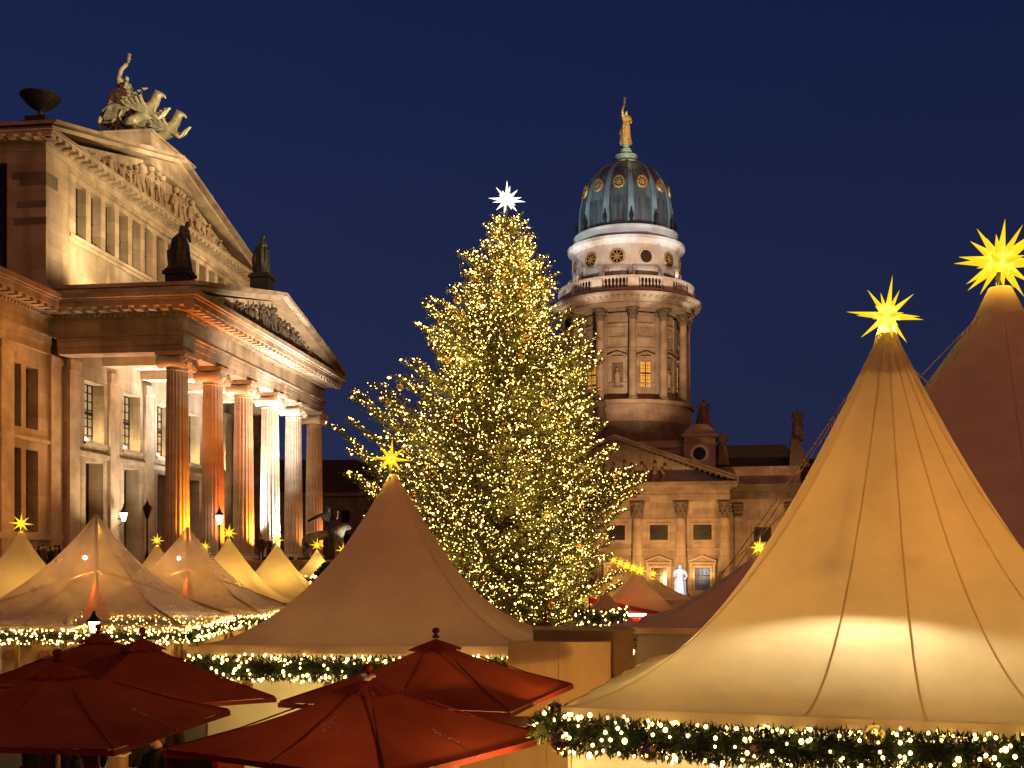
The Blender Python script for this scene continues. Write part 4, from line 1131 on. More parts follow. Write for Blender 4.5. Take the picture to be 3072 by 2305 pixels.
RJ = {'seat': (-.05, 0, 1.95, .2), 'waist': (-.1, 0, 2.2, .15), 'chest': (-.06, 0, 2.5, .2), 'neck': (0, 0, 2.76, .075), 'head': (.04, 0, 2.94, .13), 'top': (.02, 0, 3.08, .1),
      'la': (.2, .28, 2.5, .09), 'lb': (.42, .28, 2.35, .07), 'ra': (-.3, -.28, 2.58, .09), 'rb': (-.72, -.3, 2.42, .075), 'rc': (-1.15, -.25, 2.2, .05),
      'kl': (.3, .42, 1.72, .14), 'nl': (.38, .46, 1.25, .1), 'fl': (.5, .46, .98, .07), 'kr': (.3, -.42, 1.72, .14), 'nr': (.38, -.46, 1.25, .1), 'fr': (.5, -.46, .98, .07)}
RJ = {k: v[:3] + (v[3] * 1.35,) for k, v in RJ.items()}
skin_obj('rider', RJ, [('seat', 'waist'), ('waist', 'chest'), ('chest', 'neck'), ('neck', 'head'), ('head', 'top'), ('chest', 'la'), ('la', 'lb'), ('chest', 'ra'), ('ra', 'rb'), ('rb', 'rc'), ('seat', 'kl'), ('kl', 'nl'), ('nl', 'fl'), ('seat', 'kr'), ('kr', 'nr'), ('nr', 'fr')], DARK_BRONZE, rl, 2)
MB().tube([(.45, .1, 2.2), (.6, -.12, 2.45), (.62, -.16, 2.8)], .035, 6).tube([(.45, .1, 2.2), (.5, .32, 2.45), (.52, .36, 2.8)], .035, 6).tube([(.62, -.16, 2.78), (.52, .36, 2.78)], .03, 6).build('lyre', GREYSTONE, rl, True)
lamp('SPOT', 'statue_light', HM @ Vector((11.5, -1.8, -1.5)), 3800, (.95, 1.0, .82), .1, HM @ Vector((8.2, -.4, 1.2)), 40, .6)

# church figures
def on_church(x, y, z): return DM @ Vector((x, y, zmap(z)))
statue('gilded figure with raised arm on the very top of the dome', on_church(0, 0, 63.35), DRZ + rad(-60), 4.9, GOLD, raised=1.0, name='gilded_statue', seed=21, wide=.92)
cg = 'dark stone figures on the church ledges'
for x, y, z, h, lb, sd in ((-2.4, -9.7, 22.9, 4.3, 'dark stone figure against the lit plinth below the church drum', 31), (11.0, -9.5, 22.9, 3.7, 'seated dark figure group on the corner turret right of the church drum', 32),
                           (13.4, -9.0, 17.0, 4.6, 'dark figure at the right side of the round windowed turret', 33), (23.1, -6.2, 20.5, 4.3, 'lone figure on the stone block at the right end of the church roof', 34),
                           (9.3 * math.cos(rad(-38)), 9.3 * math.sin(rad(-38)), 44.85, 1.9, 'small figure on the right end of the balustrade', 35)):
    s = statue(lb, on_church(x, y, z), DRZ - PI / 2, h, TOWER_DARK if sd != 35 else TOWER_STONE, name='church_statue', seed=sd, wide=1.5 if sd == 32 else 1.1, group=cg)
# white monument in the square
mo = statue('white floodlit marble monument figure in front of the church columns', W(680, 603, 88), rad(-95), 3.25, MARBLE, name='monument', cat='monument', wide=1.0, seed=41)
base_z = mo.location.z
pz = MB().box(-1.5, 1.5, -1.5, 1.5, -base_z, -.5).box(-1.2, 1.2, -1.2, 1.2, -.5, 0).build('pedestal', MARBLE, mo)
lamp('SPOT', 'monument_light', mo.location + Vector((-2, -7, 1.5)), 3400, (.86, .93, 1.0), .2, mo.location + Vector((0, 0, 1.6)), 34, .6)
# ------------------------------------------------------------------ the great Christmas tree
TX, TY = -0.25, 50.0
tree = thing('christmas_tree', 'tall fir covered in thousands of warm yellow lights in the middle of the square', 'christmas tree', (TX, TY, 0))
ENV = np.array([  # height, reach to the left, reach to the right
    (0.6, 5.0, 5.4), (2.6, 5.2, 5.0), (4.8, 5.8, 5.0), (6.2, 6.6, 5.4), (7.3, 7.0, 6.2), (8.4, 7.3, 5.9), (9.2, 7.8, 5.3), (9.9, 8.1, 4.2), (10.9, 7.3, 4.5), (11.5, 6.8, 4.0), (12.2, 4.9, 4.1), (13.2, 5.0, 4.1),
    (14.2, 4.7, 4.3), (15.0, 4.1, 3.2), (15.7, 4.0, 2.7), (16.5, 3.1, 2.2), (17.4, 2.5, 2.55), (18.5, 2.0, 1.45), (18.9, 1.15, 1.15), (19.7, .8, .9), (20.4, .15, .15)])
def env(z, az):
    L, R = np.interp(z, ENV[:, 0], ENV[:, 1]), np.interp(z, ENV[:, 0], ENV[:, 2])
    c = math.cos(az)
    lat = R if c > 0 else L
    mid = .5 * (L + R) * .92
    return mid + (lat - mid) * abs(c) ** .8
tp, td, tl, twd = [], [], [], []
bulbs, tips = [], []
wood = MB()
tr = random.Random(5)
z = 0.9
k = 0
while z < 19.9:
    f = z / 20.4
    n = 9 if f < .8 else 7 if f < .92 else 5
    a0 = tr.uniform(0, 2 * PI)
    for i in range(n):
        az = a0 + 2 * PI * (i + tr.uniform(-.22, .22)) / n
        zz = z + tr.uniform(-.22, .22)
        el = rad(6 + 26 * f ** 1.5 + tr.uniform(-5, 6))
        r = env(zz, az)
        r = env(min(20.3, zz + r * math.tan(el) * .8), az)
        r *= tr.choice((1.0, .97, .9, .82, .74, 1.0))
        if r < .25: r = .25
        dirh = Vector((math.cos(az), math.sin(az), 0)); side = Vector((-dirh.y, dirh.x, 0))
        bend = tr.uniform(-.12, .12)
        def P(t):
            return Vector((0, 0, zz)) + dirh * (r * t) + side * (bend * r * t * t) + Vector((0, 0, r * (math.tan(el) * t - .17 * math.sin(PI * min(1, t * 1.05)) * (1.15 - f) + .05 * t ** 4)))
        wood.tube([P(0), P(.35), P(.7), P(1)], [.05 + .012 * r, .04 + .006 * r, .025, .012], 4)
        tips.append((P(1), r, az))
        ns = max(3, int(r / .24))
        for s in range(ns + 1):
            t = .10 + .90 * s / ns
            p0 = P(t); fw = (P(min(1, t + .03)) - P(t - .03)).normalized()
            for sd in (-1, 1):
                if s == ns and sd == 1: dv, ln = fw, .30
                else:
                    ln = min(1.3, .34 * (r * (1 - t)) + .30 + .045 * r) * tr.uniform(.7, 1.15)
                    dv = (fw * tr.uniform(.55, .95) + side * sd * tr.uniform(.6, 1.0) + Vector((0, 0, tr.uniform(-.22, .18)))).normalized()
                m = max(2, int(ln / .115))
                for q in range(m + 1):
                    pp = p0 + dv * (ln * q / m) - Vector((0, 0, .10 * ln * (q / m) ** 2))
                    for w in range(3):
                        d_ = dv * .7 + Vector((tr.gauss(0, .55), tr.gauss(0, .55), tr.gauss(.05, .5)))
                        tp.append(pp); td.append(d_); tl.append(tr.uniform(.13, .24)); twd.append(tr.uniform(.018, .034))
                nb = tr.choice((1, 1, 2, 3, 3))
                if t > .25 or tr.random() < .3:
                    for q in range(nb):
                        h_ = tr.uniform(.35, 1.05)
                        bulbs.append(p0 + dv * (ln * h_) + Vector((tr.gauss(0, .05), tr.gauss(0, .05), tr.uniform(0, .09))))
        for q in range(2):
            bulbs.append(P(tr.uniform(.82, 1.02)) + Vector((tr.gauss(0, .06), tr.gauss(0, .06), tr.uniform(0, .1))))
    z += .62 - .24 * f
    k += 1
MB().tube([(0, 0, 0), (0, 0, 5), (.05, 0, 12), (0, 0, 18), (0, 0, 20.5)], [.34, .30, .2, .09, .03], 12).build('trunk', BARK, tree, True)
stuff(wood.build('branch', BARK, tree))
cr = link('crown', blade_mesh('crown', tp, td, tl, twd), NEEDLE, tree); stuff(cr)
# vertical clumps of lights run with the strings, so brightness varies over the crown
br = [max(.012, tr.lognormvariate(-3.9, .36)) * (2.1 if tr.random() < .05 else 1) for _ in bulbs]
order = list(range(len(bulbs))); tr.shuffle(order)
nbr = int(len(order) * .5)
for ids, m_ in ((order[:nbr], BULB_TREE), (order[nbr:], BULB_DIM)):
    stuff(link('light_bulb', oct_mesh('light_bulb', [bulbs[i] for i in ids], [br[i] for i in ids]), m_, tree))
print('tree', len(tp), 'sprays', len(bulbs), 'bulbs')
# unseen point lights added among the bulbs so the needles glow
for i in range(110):
    p, r, az = tips[int((i + .5) * len(tips) / 110)]
    q = Vector((p.x * .72, p.y * .72, p.z - .12 * r))
    lamp('POINT', 'needle_fill_light', tuple(q), 28 + 10 * r, (1.0, .64, .15), .35, parent=tree)
# glass baubles hanging from the branch ends
bm_ = MB().sphere((0, 0, -.18), .17, 14, 10).mesh('bauble', True)
bc_ = MB().lathe([(.045, -.02), (.045, .03), (.012, .04), (.012, .12)], 6).mesh('bauble_cap')
outer = [t for t in tips if t[1] > 1.0 and (math.sin(t[2]) < .5)]
tr.shuffle(outer)
for p, r, az in outer[:95]:
    q = p + Vector((-math.cos(az), -math.sin(az), 0)) * tr.uniform(.05, min(1.6, r * .5)) + Vector((0, 0, -tr.uniform(.12, .45)))
    o = link('bauble', bm_, BAUBLE); o.location = q + Vector((TX, TY, 0))
    o.scale = (tr.uniform(.85, 1.1),) * 3
    tag(o, 'amber glass bauble hanging on the lit fir', 'bauble', 'glass baubles on the Christmas tree')
    link('bauble_cap', bc_, GOLD, o)
# ------------------------------------------------------------------ lit paper stars
def star_dirs(seed=0, keep_bottom=True):
    d = []
    for x in (-1, 0, 1):
        for y in (-1, 0, 1):
            for z in (-1, 0, 1):
                if (x, y, z) != (0, 0, 0): d.append(Vector((x, y, z)).normalized())
    return d
SPIKE = MB()
SPIKE.add([(.085, 0, .22), (.026, .026, .25), (0, .085, .22), (-.026, .026, .25), (-.085, 0, .22), (-.026, -.026, .25), (0, -.085, .22), (.026, -.026, .25), (0, 0, 1)], [(0, 2, 8), (2, 4, 8), (4, 6, 8), (6, 0, 8), (6, 4, 2, 0)])
SPIKE_ME = {}
STAR_GROUP = 'yellow paper stars on the tent tips'


def star(label, loc, R, m, rz=0.0, tilt=0.0, parts=False, power=0, name='paper_star', lens=(1.0, .82, .66), skip_low=True, col=(1.0, .62, .06), group=STAR_GROUP, widths=1.0):
    t = thing(name, label, 'star light', loc, rz, group)
    t.rotation_euler = (tilt, tilt * .6, rz)
    B = MB(); r = random.Random(int(loc[0] * 100) % 997)
    sk = MB().add([(.1 * widths, 0, .2), (0, .1 * widths, .2), (-.1 * widths, 0, .2), (0, -.1 * widths, .2), (0, 0, 1)], [(0, 1, 4), (1, 2, 4), (2, 3, 4), (3, 0, 4), (3, 2, 1, 0)])
    me = {}
    for d in star_dirs():
        nz = sum(1 for q in d if abs(q) > .1)
        ln = R * (lens[0] if nz == 1 else lens[1] if nz == 2 else lens[2]) * r.uniform(.93, 1.05)
        if skip_low and d.z < -.9: continue
        M = d.to_track_quat('Z', 'X').to_matrix().to_4x4()
        if parts:
            key = round(R * 100)
            if key not in me:
                me[key] = sk.mesh('star_point')
                me[key].transform(Matrix.Scale(R, 4))
            o = link('star_point', me[key], m, t); o.matrix_local = M @ Matrix.Diagonal((1, 1, ln / R, 1))
        else:
            B.add([M @ (Vector(v) * Vector((1, 1, 1)).length / math.sqrt(3) * R * (1 if i < 4 else ln / R)) for i, v in enumerate(sk.v)], sk.f)
    if parts: MB().sphere((0, 0, 0), R * .24, 14, 10).build('star_core', m, t, True)
    else:
        B.sphere((0, 0, 0), R * .24, 10, 8); B.build('star_body', m, t)
    MB().tube([(0, 0, -R * .75), (0, 0, -R * .2)], R * .05, 6).build('mount_pole', IRON, t)
    if power: lamp('POINT', 'star_light', (0, 0, -R * .45), power, col, R * .2, parent=t)
    return t


STAR_BIG = star_mat('yellow star paper', (2.2, 1.6, .22), (1.12, .68, .0), .56)
STAR_HUGE = star_mat('big yellow star paper', (2.2, 1.6, .22), (1.12, .68, .0), 1.4)
STAR_MID = star_mat('yellow star paper mid', (2.2, 1.5, .2), (1.15, .66, .0), .36)
STAR_WHITE = star_mat('white star paper', (6, 5.8, 4.6), (2.2, 2.1, 1.5), .9)
star('white shining star on the tip of the lit fir', Vector(W(507, 200, 50)), .86, STAR_WHITE, .3, parts=True, power=60, lens=(1.0, .85, .62), col=(1, .95, .75), group='star on the fir', widths=1.1)


# ------------------------------------------------------------------ fir garlands with bulbs
def garland(label, pts, r, blades_pm, bulbs_pm, brad, single=False, group='lit fir garlands along the tents', blen=(.07, .15), m_bulb=None, seed=1, sag=0.0):
    gr = random.Random(seed)
    pts = [Vector(p) for p in pts]
    o0 = pts[0].copy()
    t = thing('fir_garland', label, 'garland', o0, group=group)
    seg = [(b - a).length for a, b in zip(pts, pts[1:])]
    tot = sum(seg)
    def at(s):
        for a, b, l in zip(pts, pts[1:], seg):
            if s <= l + 1e-6:
                f = s / max(l, 1e-6)
                p = a.lerp(b, f); return p - Vector((0, 0, sag * math.sin(PI * ((s * .55) % 1)))), (b - a).normalized()
            s -= l
        return pts[-1], (pts[-1] - pts[-2]).normalized()
    P_, D_, L_, Wd_ = [], [], [], []
    for i in range(int(tot * blades_pm)):
        p, d = at(gr.uniform(0, tot))
        rr = r * math.sqrt(gr.random()); an = gr.uniform(0, 2 * PI)
        up = Vector((0, 0, 1)); sd = d.cross(up).normalized()
        off = sd * math.cos(an) * rr + up * math.sin(an) * rr
        P_.append(p + off - o0); D_.append(off.normalized() * .8 + Vector((gr.gauss(0, .5), gr.gauss(0, .5), gr.gauss(-.05, .5))) if off.length > 1e-6 else d)
        L_.append(gr.uniform(*blen)); Wd_.append(gr.uniform(.008, .016) * blen[1] / .15)
    core = MB().tube([tuple(q - o0) for q in pts], r * .55, 7).build('garland_core', NEEDLE_DARK, t)
    fo = link('fir_twigs', blade_mesh('fir_twigs', P_, D_, L_, Wd_), NEEDLE_DARK, t); stuff(fo)
    bl = []
    for i in range(int(tot * bulbs_pm)):
        p, d = at(gr.uniform(0, tot))
        rr = r * gr.uniform(1.0, 1.35); an = gr.uniform(0, 2 * PI)
        sd = d.cross(Vector((0, 0, 1))).normalized()
        bl.append(p + sd * math.cos(an) * rr + Vector((0, 0, math.sin(an) * rr)) - o0)
    if single:
        me = MB().sphere((0, 0, 0), 1, 10, 7).mesh('light_bulb', True)
        bm2 = m_bulb or BULB_GARLAND
        for p in bl:
            o = link('light_bulb', me, bm2, t); o.location = p; s = brad * gr.uniform(.7, 1.15) * (1.5 if gr.random() < .12 else 1)
            o.scale = (s, s, s * 1.15)
    elif bl:
        stuff(link('light_bulb', oct_mesh('light_bulb', bl, [brad * gr.uniform(.7, 1.35) for _ in bl]), m_bulb or BULB_GARLAND, t))
    return t, at, tot


# ------------------------------------------------------------------ pointed pagoda tents
def tent_profile(t, ze, za, p): return ze + (za - ze) * (1 - t) ** p


def pagoda(label, c, rz, hw, ze, za, p=1.6, m=None, val=.2, wall='full', lampw=0, lcol=(1.0, .62, .16), lz=None, seams=0, group=None, corner_seam=False, top=.03, name='pagoda_tent', wall_m=None, nu=14, nv=22, mast=True, wall_in=.06):
    m = m or CANVAS
    t = thing(name, label, 'tent', c, rz, group)
    def S(side, a, tt):
        """point of the roof: side 0..3, a -1..1 along it, tt 0 at the tip 1 at the eaves"""
        sq = Vector((a, -1, 0)); ci = sq.normalized() * 1.06
        q = ci.lerp(sq, min(1, tt ** .8))
        rr = top + (hw - top) * tt
        sagf = 1 - .035 * (1 - a * a) * math.sin(PI * tt)
        v = Vector((q.x * rr * sagf, q.y * rr * sagf, tent_profile(tt, ze, za, p)))
        return Matrix.Rotation(side * PI / 2, 3, 'Z') @ v
    for s in range(4):
        MB().grid(lambda u, v: S(s, 2 * u - 1, v), nu, nv).build('roof_panel', m, t, True)
        x0 = hw
        if val:
            vb = MB().grid(lambda u, v: Matrix.Rotation(s * PI / 2, 3, 'Z') @ Vector(((2 * u - 1) * (hw + .004), -(hw + .012) - .02 * math.sin(u * 40 + s), ze + .012 - v * val)), 40, 2)
            vb.build('valance', m, t, True)
        if wall == 'full':
            ww = hw - wall_in
            MB().grid(lambda u, v: Matrix.Rotation(s * PI / 2, 3, 'Z') @ Vector(((2 * u - 1) * ww, -ww - .012 * math.sin(u * 50), (ze - .02) * (1 - v))), 60, 2).build('side_wall', wall_m or CANVAS_WALL, t, True)
        R_ = Matrix.Rotation(s * PI / 2, 4, 'Z')
        pp = R_ @ Vector((hw - .1, -hw + .1, 0))
        MB().tube([(pp.x, pp.y, 0), (pp.x, pp.y, ze - .02)], .045, 8).build('corner_pole', IRON if wall == 'full' else WOOD, t)
        if seams:
            for a in ((() if s else seams) if corner_seam else seams) + ((-.999,) if corner_seam else ()):
                B = MB(); pts = []
                for j in range(31):
                    tt = .04 + .96 * j / 30
                    pts.append(S(s, a, tt))
                strip = []
                for j, q in enumerate(pts):              # flat webbing sewn along the panel joint
                    tg = (pts[min(j + 1, 30)] - pts[max(j - 1, 0)]).normalized()
                    sd = tg.cross(Vector((q.x, q.y, .35 * math.hypot(q.x, q.y) + .05))).normalized(); nr = sd.cross(tg).normalized()
                    if nr.z < 0: nr = -nr
                    ww = .008 + .010 * j / 30
                    strip += [q + nr * .006 - sd * ww, q + nr * .006 + sd * ww]
                B.add(strip, [(2 * j, 2 * j + 1, 2 * j + 3, 2 * j + 2) for j in range(30)])
                B.build('seam', SEAM, t, True)
    if mast: MB().tube([(0, 0, 0), (0, 0, za - .02)], .05, 8).build('mast', IRON, t)
    if lampw:
        lz = lz if lz is not None else ze + .25
        pl = MB().lathe([(.16, lz + .1), (.06, lz + .22), (.012, lz + .24), (.012, lz + .7)], 10).sphere((.12, 0, lz), .07, 8, 6).build('hanging_lamp', LAMP_WARM, t)
        lamp('POINT', 'tent_light', (.3, -.2, lz), lampw, lcol, .25, parent=t)
    t['_hw'] = hw
    del t['_hw']
    return t, S


# big tent at the right: its near left eave corner
AX, AY = .58, 12.8
brz = rad(-16)
ax = Vector((math.cos(brz), math.sin(brz), 0)); bx_ = Vector((-math.sin(brz), math.cos(brz), 0))
HW = 3.77
bc = Vector((AX, AY, 0)) + ax * HW + bx_ * HW
BZE = H + (HOR - 708) / F * AY
BZA = H + (HOR - 333) / F * bc.y
big, bigS = pagoda('huge cream tent at the right glowing from within, dark seams down its roof', bc, brz, HW, BZE, BZA, 1.68, CANVAS, .15, seams=(-.28, .06, .40, .72), corner_seam=True, nu=28, nv=44, top=.10, lampw=0)
bl = bc + ax * -.45 + bx_ * -1.7
lamp('SPOT', 'tent_spot', (-.45, -.95, 4.02), 820, (1.0, .90, .56), .06, (-.45, -1.12, 2.0), 158, .16, big)
MB().lathe([(.16, 4.04), (.1, 4.12), (.03, 4.16), (.02, 5.2)], 12, c=(-.45, -.95)).build('hanging_lamp', IRON, big)
lamp('POINT', 'tent_light', (0.2, 0.8, 3.3), 265, (1.0, .42, .065), .4, parent=big)
lamp('POINT', 'tent_light', (-2.2, 1.6, 2.9), 190, (1.0, .60, .13), .25, parent=big)
lamp('POINT', 'tent_light', (2.6, -1.9, 2.0), 95, (1.0, .70, .20), .25, parent=big)
lamp('POINT', 'tent_light', (-2.5, -1.9, 1.9), 60, (1.0, .70, .20), .25, parent=big)
lamp('POINT', 'tent_light', (.3, -2.5, 1.7), 30, (1.0, .74, .24), .25, parent=big)
# cap of heavier cloth at the tip
MB().lathe([(.37, BZA - .72), (.24, BZA - .36), (.13, BZA + .02), (.11, BZA + .1)], 20, cap=False).build('tip_sleeve', CANVAS, big, True)
s1 = star('yellow star with few long points on the tip of the huge cream tent', Vector(W(887, 316, bc.y)), 0.56, STAR_BIG, brz + rad(20), rad(8), parts=True, power=120, lens=(1.0, .86, .42), widths=.8)
# second big tent behind it
TY2 = 36.0
c2 = Vector(((1000 - 512) / F * TY2, TY2, 0))
tent2, s2S = pagoda('dim brown lit big tent behind the huge cream one at the right edge', c2, rad(-16), 7.0, 4.6, H + (HOR - 296) / F * TY2, 1.12, CANVAS_THICK, .2, seams=(-.999, 0), nu=20, nv=30, top=.26)
MB().lathe([(1.02, H + (HOR - 332) / F * TY2), (.66, H + (HOR - 308) / F * TY2), (.36, H + (HOR - 288) / F * TY2)], 20, cap=False).build('tip_sleeve', CANVAS_THICK, tent2, True)
star('big many pointed yellow star at the right edge on the brown tent', Vector(W(1000, 262, TY2)), 1.43, STAR_HUGE, rad(10), rad(6), parts=True, power=650, lens=(1.0, .98, .86), widths=1.15)


def wire(label, pts, r=.011):
    a = Vector(pts[0]); pts = [Vector(p) - a for p in pts]
    o = MB().tube(pts, r, 5).build('guy_wire', SEAM); o.location = a
    return tag(o, label, 'wire', 'guy wires of the big tents')
def sagged(a, b, s, n=14):
    a, b = Vector(a), Vector(b)
    return [a.lerp(b, i / n) - Vector((0, 0, s * math.sin(PI * i / n))) for i in range(n + 1)]
tipA = bc + Vector((0, 0, BZA - .35))
wire('thin wire from the huge tent tip down towards the tent with the curved dark roof', sagged(tipA + Vector((-.2, 0, 0)), W(702, 600, 26), .1))
wire('second thin wire from the huge tent tip, just right of the other', sagged(tipA + Vector((-.15, .1, 0)), W(716, 597, 26.5), .05))
tip2 = c2 + Vector((0, 0, H + (HOR - 318) / F * TY2))
wire('wire from the edge tent tip running down left behind the huge tent', sagged(tip2 + Vector((-.8, -.2, 0)), W(716, 578, 30), .1), .016)
wire('wire from the huge tent tip crossing the brown tent roof to the right', sagged(tipA + Vector((.2, 0, 0)), W(1060, 498, 22), .05))

# garland along the front and left eaves of the big tent
def bigP(x, y, z): return Matrix.Translation(bc) @ Matrix.Rotation(brz, 4, 'Z') @ Vector((x, y, z))
gz = BZE - .27
garland('thick fir garland with bright bulbs under the eaves of the huge cream tent', [bigP(-HW - .02, -HW - .2, gz + .0), bigP(-1.6, -HW - .21, gz - .05), bigP(.4, -HW - .21, gz - .02), bigP(HW + .2, -HW - .21, gz - .05)], .18, 2300, 58, .019, single=True, blen=(.06, .13), seed=3)
garland('bushy garland end with bulbs at the left corner of the huge tent', [bigP(-HW - .22, -HW - .12, gz + .04), bigP(-HW - .22, -HW + .45, gz + .06), bigP(-HW - .1, -HW + 1.4, gz - .04), bigP(-HW - .1, HW, gz - .1)], .125, 1600, 16, .019, single=True, blen=(.06, .13), seed=4)
ballm = MB().sphere((0, 0, 0), 1, 28, 18).mesh('glass_ball', True)
capm = MB().lathe([(.2, .93), (.2, 1.1), (.06, 1.12), (.06, 1.3)], 10).mesh('ball_cap')
def ball(label, p, r, group='glass balls on the garlands'):
    o = link('glass_ball', ballm, MIRROR_BALL); o.location = p; o.scale = (r,) * 3
    link('ball_cap', capm, GOLD, o)
    return tag(o, label, 'ornament', group)
def big_ball(u, v, label, r=.125, dy=-.32):
    x = None
    for i in range(200):            # where the line of sight meets the front of the garland
        x = -HW - .6 + i * (2 * HW + 1.2) / 199
        q = bigP(x, -HW + dy, 0)
        if 512 + F * q.x / q.y >= u: break
    ball(label, Vector((q.x, q.y, H + (HOR - v) / F * q.y)), r)
big_ball(551, 712, 'silvered glass ball at the upper left corner of the huge tent', .12, .3)
big_ball(557, 741, 'silvered glass ball hanging lowest at the left corner of the huge tent', .125, -.3)
big_ball(648, 751, 'glass ball under the garland nearest the left corner of the huge tent')
big_ball(747, 750, 'glass ball hanging under the middle of the thick garland')
big_ball(873, 735, 'glass ball set high in the thick garland, under the tent seam', .115)
big_ball(980, 762, 'glass ball at the lower right end of the thick garland')

# ------------------------------------------------------------------ centre tent
ca = W(201, 646, 21.4)
crz = rad(-4)
cax = Vector((math.cos(crz), math.sin(crz), 0)); cbx = Vector((-math.sin(crz), math.cos(crz), 0))
CHW = 3.2
cc = Vector((ca.x, ca.y, 0)) + cax * CHW + cbx * CHW
CZE = 2.86
CZA = H + (HOR - 474) / F * cc.y
ct, cS = pagoda('large plain pinkish brown tent with a star in front of the lit fir', cc, crz, CHW, CZE, CZA, 1.62, CANVAS_THICK, .16, nu=24, nv=36, seams=(-.999,), top=.07)
star('bright yellow star on the brown tent in front of the fir', Vector(W(391, 459, cc.y)), .46, STAR_MID, .2, .1, parts=False, power=60)
def cP(x, y, z): return Matrix.Translation(cc) @ Matrix.Rotation(crz, 4, 'Z') @ Vector((x, y, z))
garland('fir garland packed with glowing bulbs under the eaves of the brown centre tent', [cP(-CHW - .2, -CHW - .18, CZE - .42), cP(CHW + .1, -CHW - .18, CZE - .42)], .2, 1300, 46, .021, single=True, seed=6)
for x, lb in ((-2.2, 'dark glass ball under the centre tent garland, left one'), (-.62, 'dark glass ball under the centre tent garland, right one')):
    ball(lb, cP(x, -CHW - .25, CZE - .72), .115)
lamp('POINT', 'tent_light', tuple(cc + Vector((-1.0, -1.4, 1.3))), 190, (1.0, .72, .22), .3)
lamp('POINT', 'tent_light', tuple(cc + Vector((1.6, -1.2, 1.5))), 120, (1.0, .66, .18), .3)

# ------------------------------------------------------------------ clear film tents at the left and the canvas row behind
clr = 'clear film tents'
CL1, CL2 = Vector((-12.55, 33.2, 0)), Vector((-12.0, 40.7, 0))
def wz(v, y): return H + (HOR - v) / F * y
k1, _ = pagoda('see through film tent with red drape inside, the nearer of two', CL1, rad(3), 3.45, 2.74, wz(514, 33.2), 1.5, CLEAR, .16, wall=None, group=clr)
k2, _ = pagoda('see through film tent, the farther of two, in front of the first column', CL2, rad(3), 3.3, 2.72, wz(527, 40.7), 1.5, CLEAR, .16, wall=None, group=clr)
for t, ze, hw in ((k1, 2.74, 3.45), (k2, 2.72, 3.3)):
    B = MB()
    for s in range(4):
        q = Matrix.Rotation(s * PI / 2, 3, 'Z') @ Vector((hw - .1, -hw + .1, ze)); B.tube([(0, 0, 4.25), tuple(q)], .035, 6)
    B.build('roof_brace', WOOD, t)
    MB().lathe([(.42, 2.75), (.16, 3.4), (.04, 3.9)], 16, rf=fold(6, .12)).build('red_drape', RED_CANVAS, t, True)
    MB().sphere((-.3, -.1, 4.6), .07, 10, 7).build('hanging_lamp', LAMP_WHITE, t)
    lamp('POINT', 'tent_light', (-.3, -.3, 3.9), 130, (1.0, .52, .16), .2, parent=t)
    lamp('POINT', 'tent_light', (1.2, -.8, 1.9), 110, (1.0, .58, .18), .3, parent=t)
    # timber stall standing under it
    B = MB()
    for i in range(7): B.box(-hw + .25 + i * (2 * hw - .5) / 6 - .05, -hw + .25 + i * (2 * hw - .5) / 6 + .05, -hw + .12, -hw + .24, 0, 2.6)
    B.build('stall_post', WOOD, t)
    MB().box(-hw + .2, hw - .2, -hw + .2, -hw + .8, .95, 1.05).box(-hw + .2, hw - .2, -hw + .24, -hw + .3, 0, .95).build('stall_counter', WOOD, t)
    MB().box(-hw + .3, hw - .3, .9, 1.0, 0, 2.4).build('stall_back', KIOSK, t)
    sh_ = MB()
    for i in range(12): sh_.box(-hw + .5 + i * .5, -hw + .78 + i * .5, .7, .88, 1.5 + .35 * (i % 2), 1.75 + .35 * (i % 2))
    stuff(sh_.build('goods', WOOD, t))
def tp_(c, rz_, x, y, z): return Matrix.Translation(c) @ Matrix.Rotation(rz_, 4, 'Z') @ Vector((x, y, z))
R3 = rad(3)
garland('dense bright garland along the front of the nearer film tent', [tp_(CL1, R3, -3.5, -3.6, 2.46), tp_(CL1, R3, 3.5, -3.6, 2.46)], .16, 380, 58, .026, seed=8)
garland('dense bright garland down the right side of the nearer film tent', [tp_(CL1, R3, 3.6, -3.5, 2.46), tp_(CL1, R3, 3.6, 3.5, 2.46)], .16, 300, 40, .026, seed=9)
garland('bright garland along the front of the farther film tent', [tp_(CL2, R3, -3.3, -3.45, 2.42), tp_(CL2, R3, 3.5, -3.45, 2.42)], .18, 320, 54, .028, seed=10)
garland('bright garland down the right side of the farther film tent', [tp_(CL2, R3, 3.45, -3.4, 2.42), tp_(CL2, R3, 3.45, 3.3, 2.42)], .18, 260, 40, .028, seed=11)

row = 'white canvas tents below the concert hall'
def small(label, u, v, Y, hw, ze=2.7, lw=170, m=None, star_label=None, sr=.3, p=1.55, lcol=(1.0, .56, .11), rz_=.05, sdy=0, tint=None):
    c = Vector(((u - 512) / F * Y, Y, 0))
    za = wz(v, Y)
    t, S_ = pagoda(label, c, rz_, hw, ze, za, p, m or CANVAS, .14, lampw=lw, lcol=lcol, group=row, top=.05, nu=10, nv=18)
    if star_label: star(star_label, c + Vector((0, 0, za + sr * .62)), sr, STAR_MID, .4, .12, power=22)
    return t
small('white tent with a star at the far left edge beside the film tents', 21, 531, 38.6, 2.45, lw=105, star_label='yellow star on the leftmost white tent', sr=.42)
small('white tent hidden behind the tip of the nearer film tent', 99, 537, 46.5, 2.4, lw=110, star_label='yellow star half hidden behind the film tent tip', sr=.36)
small('narrow white tent showing left of the farther film tent', 157, 545, 52.5, 2.4, lw=110, star_label='yellow star left of the farther film tent tip', sr=.36)
small('small white tent between the first two columns', 205, 551, 57.0, 2.0, lw=110, star_label='small yellow star below the second column', sr=.36)
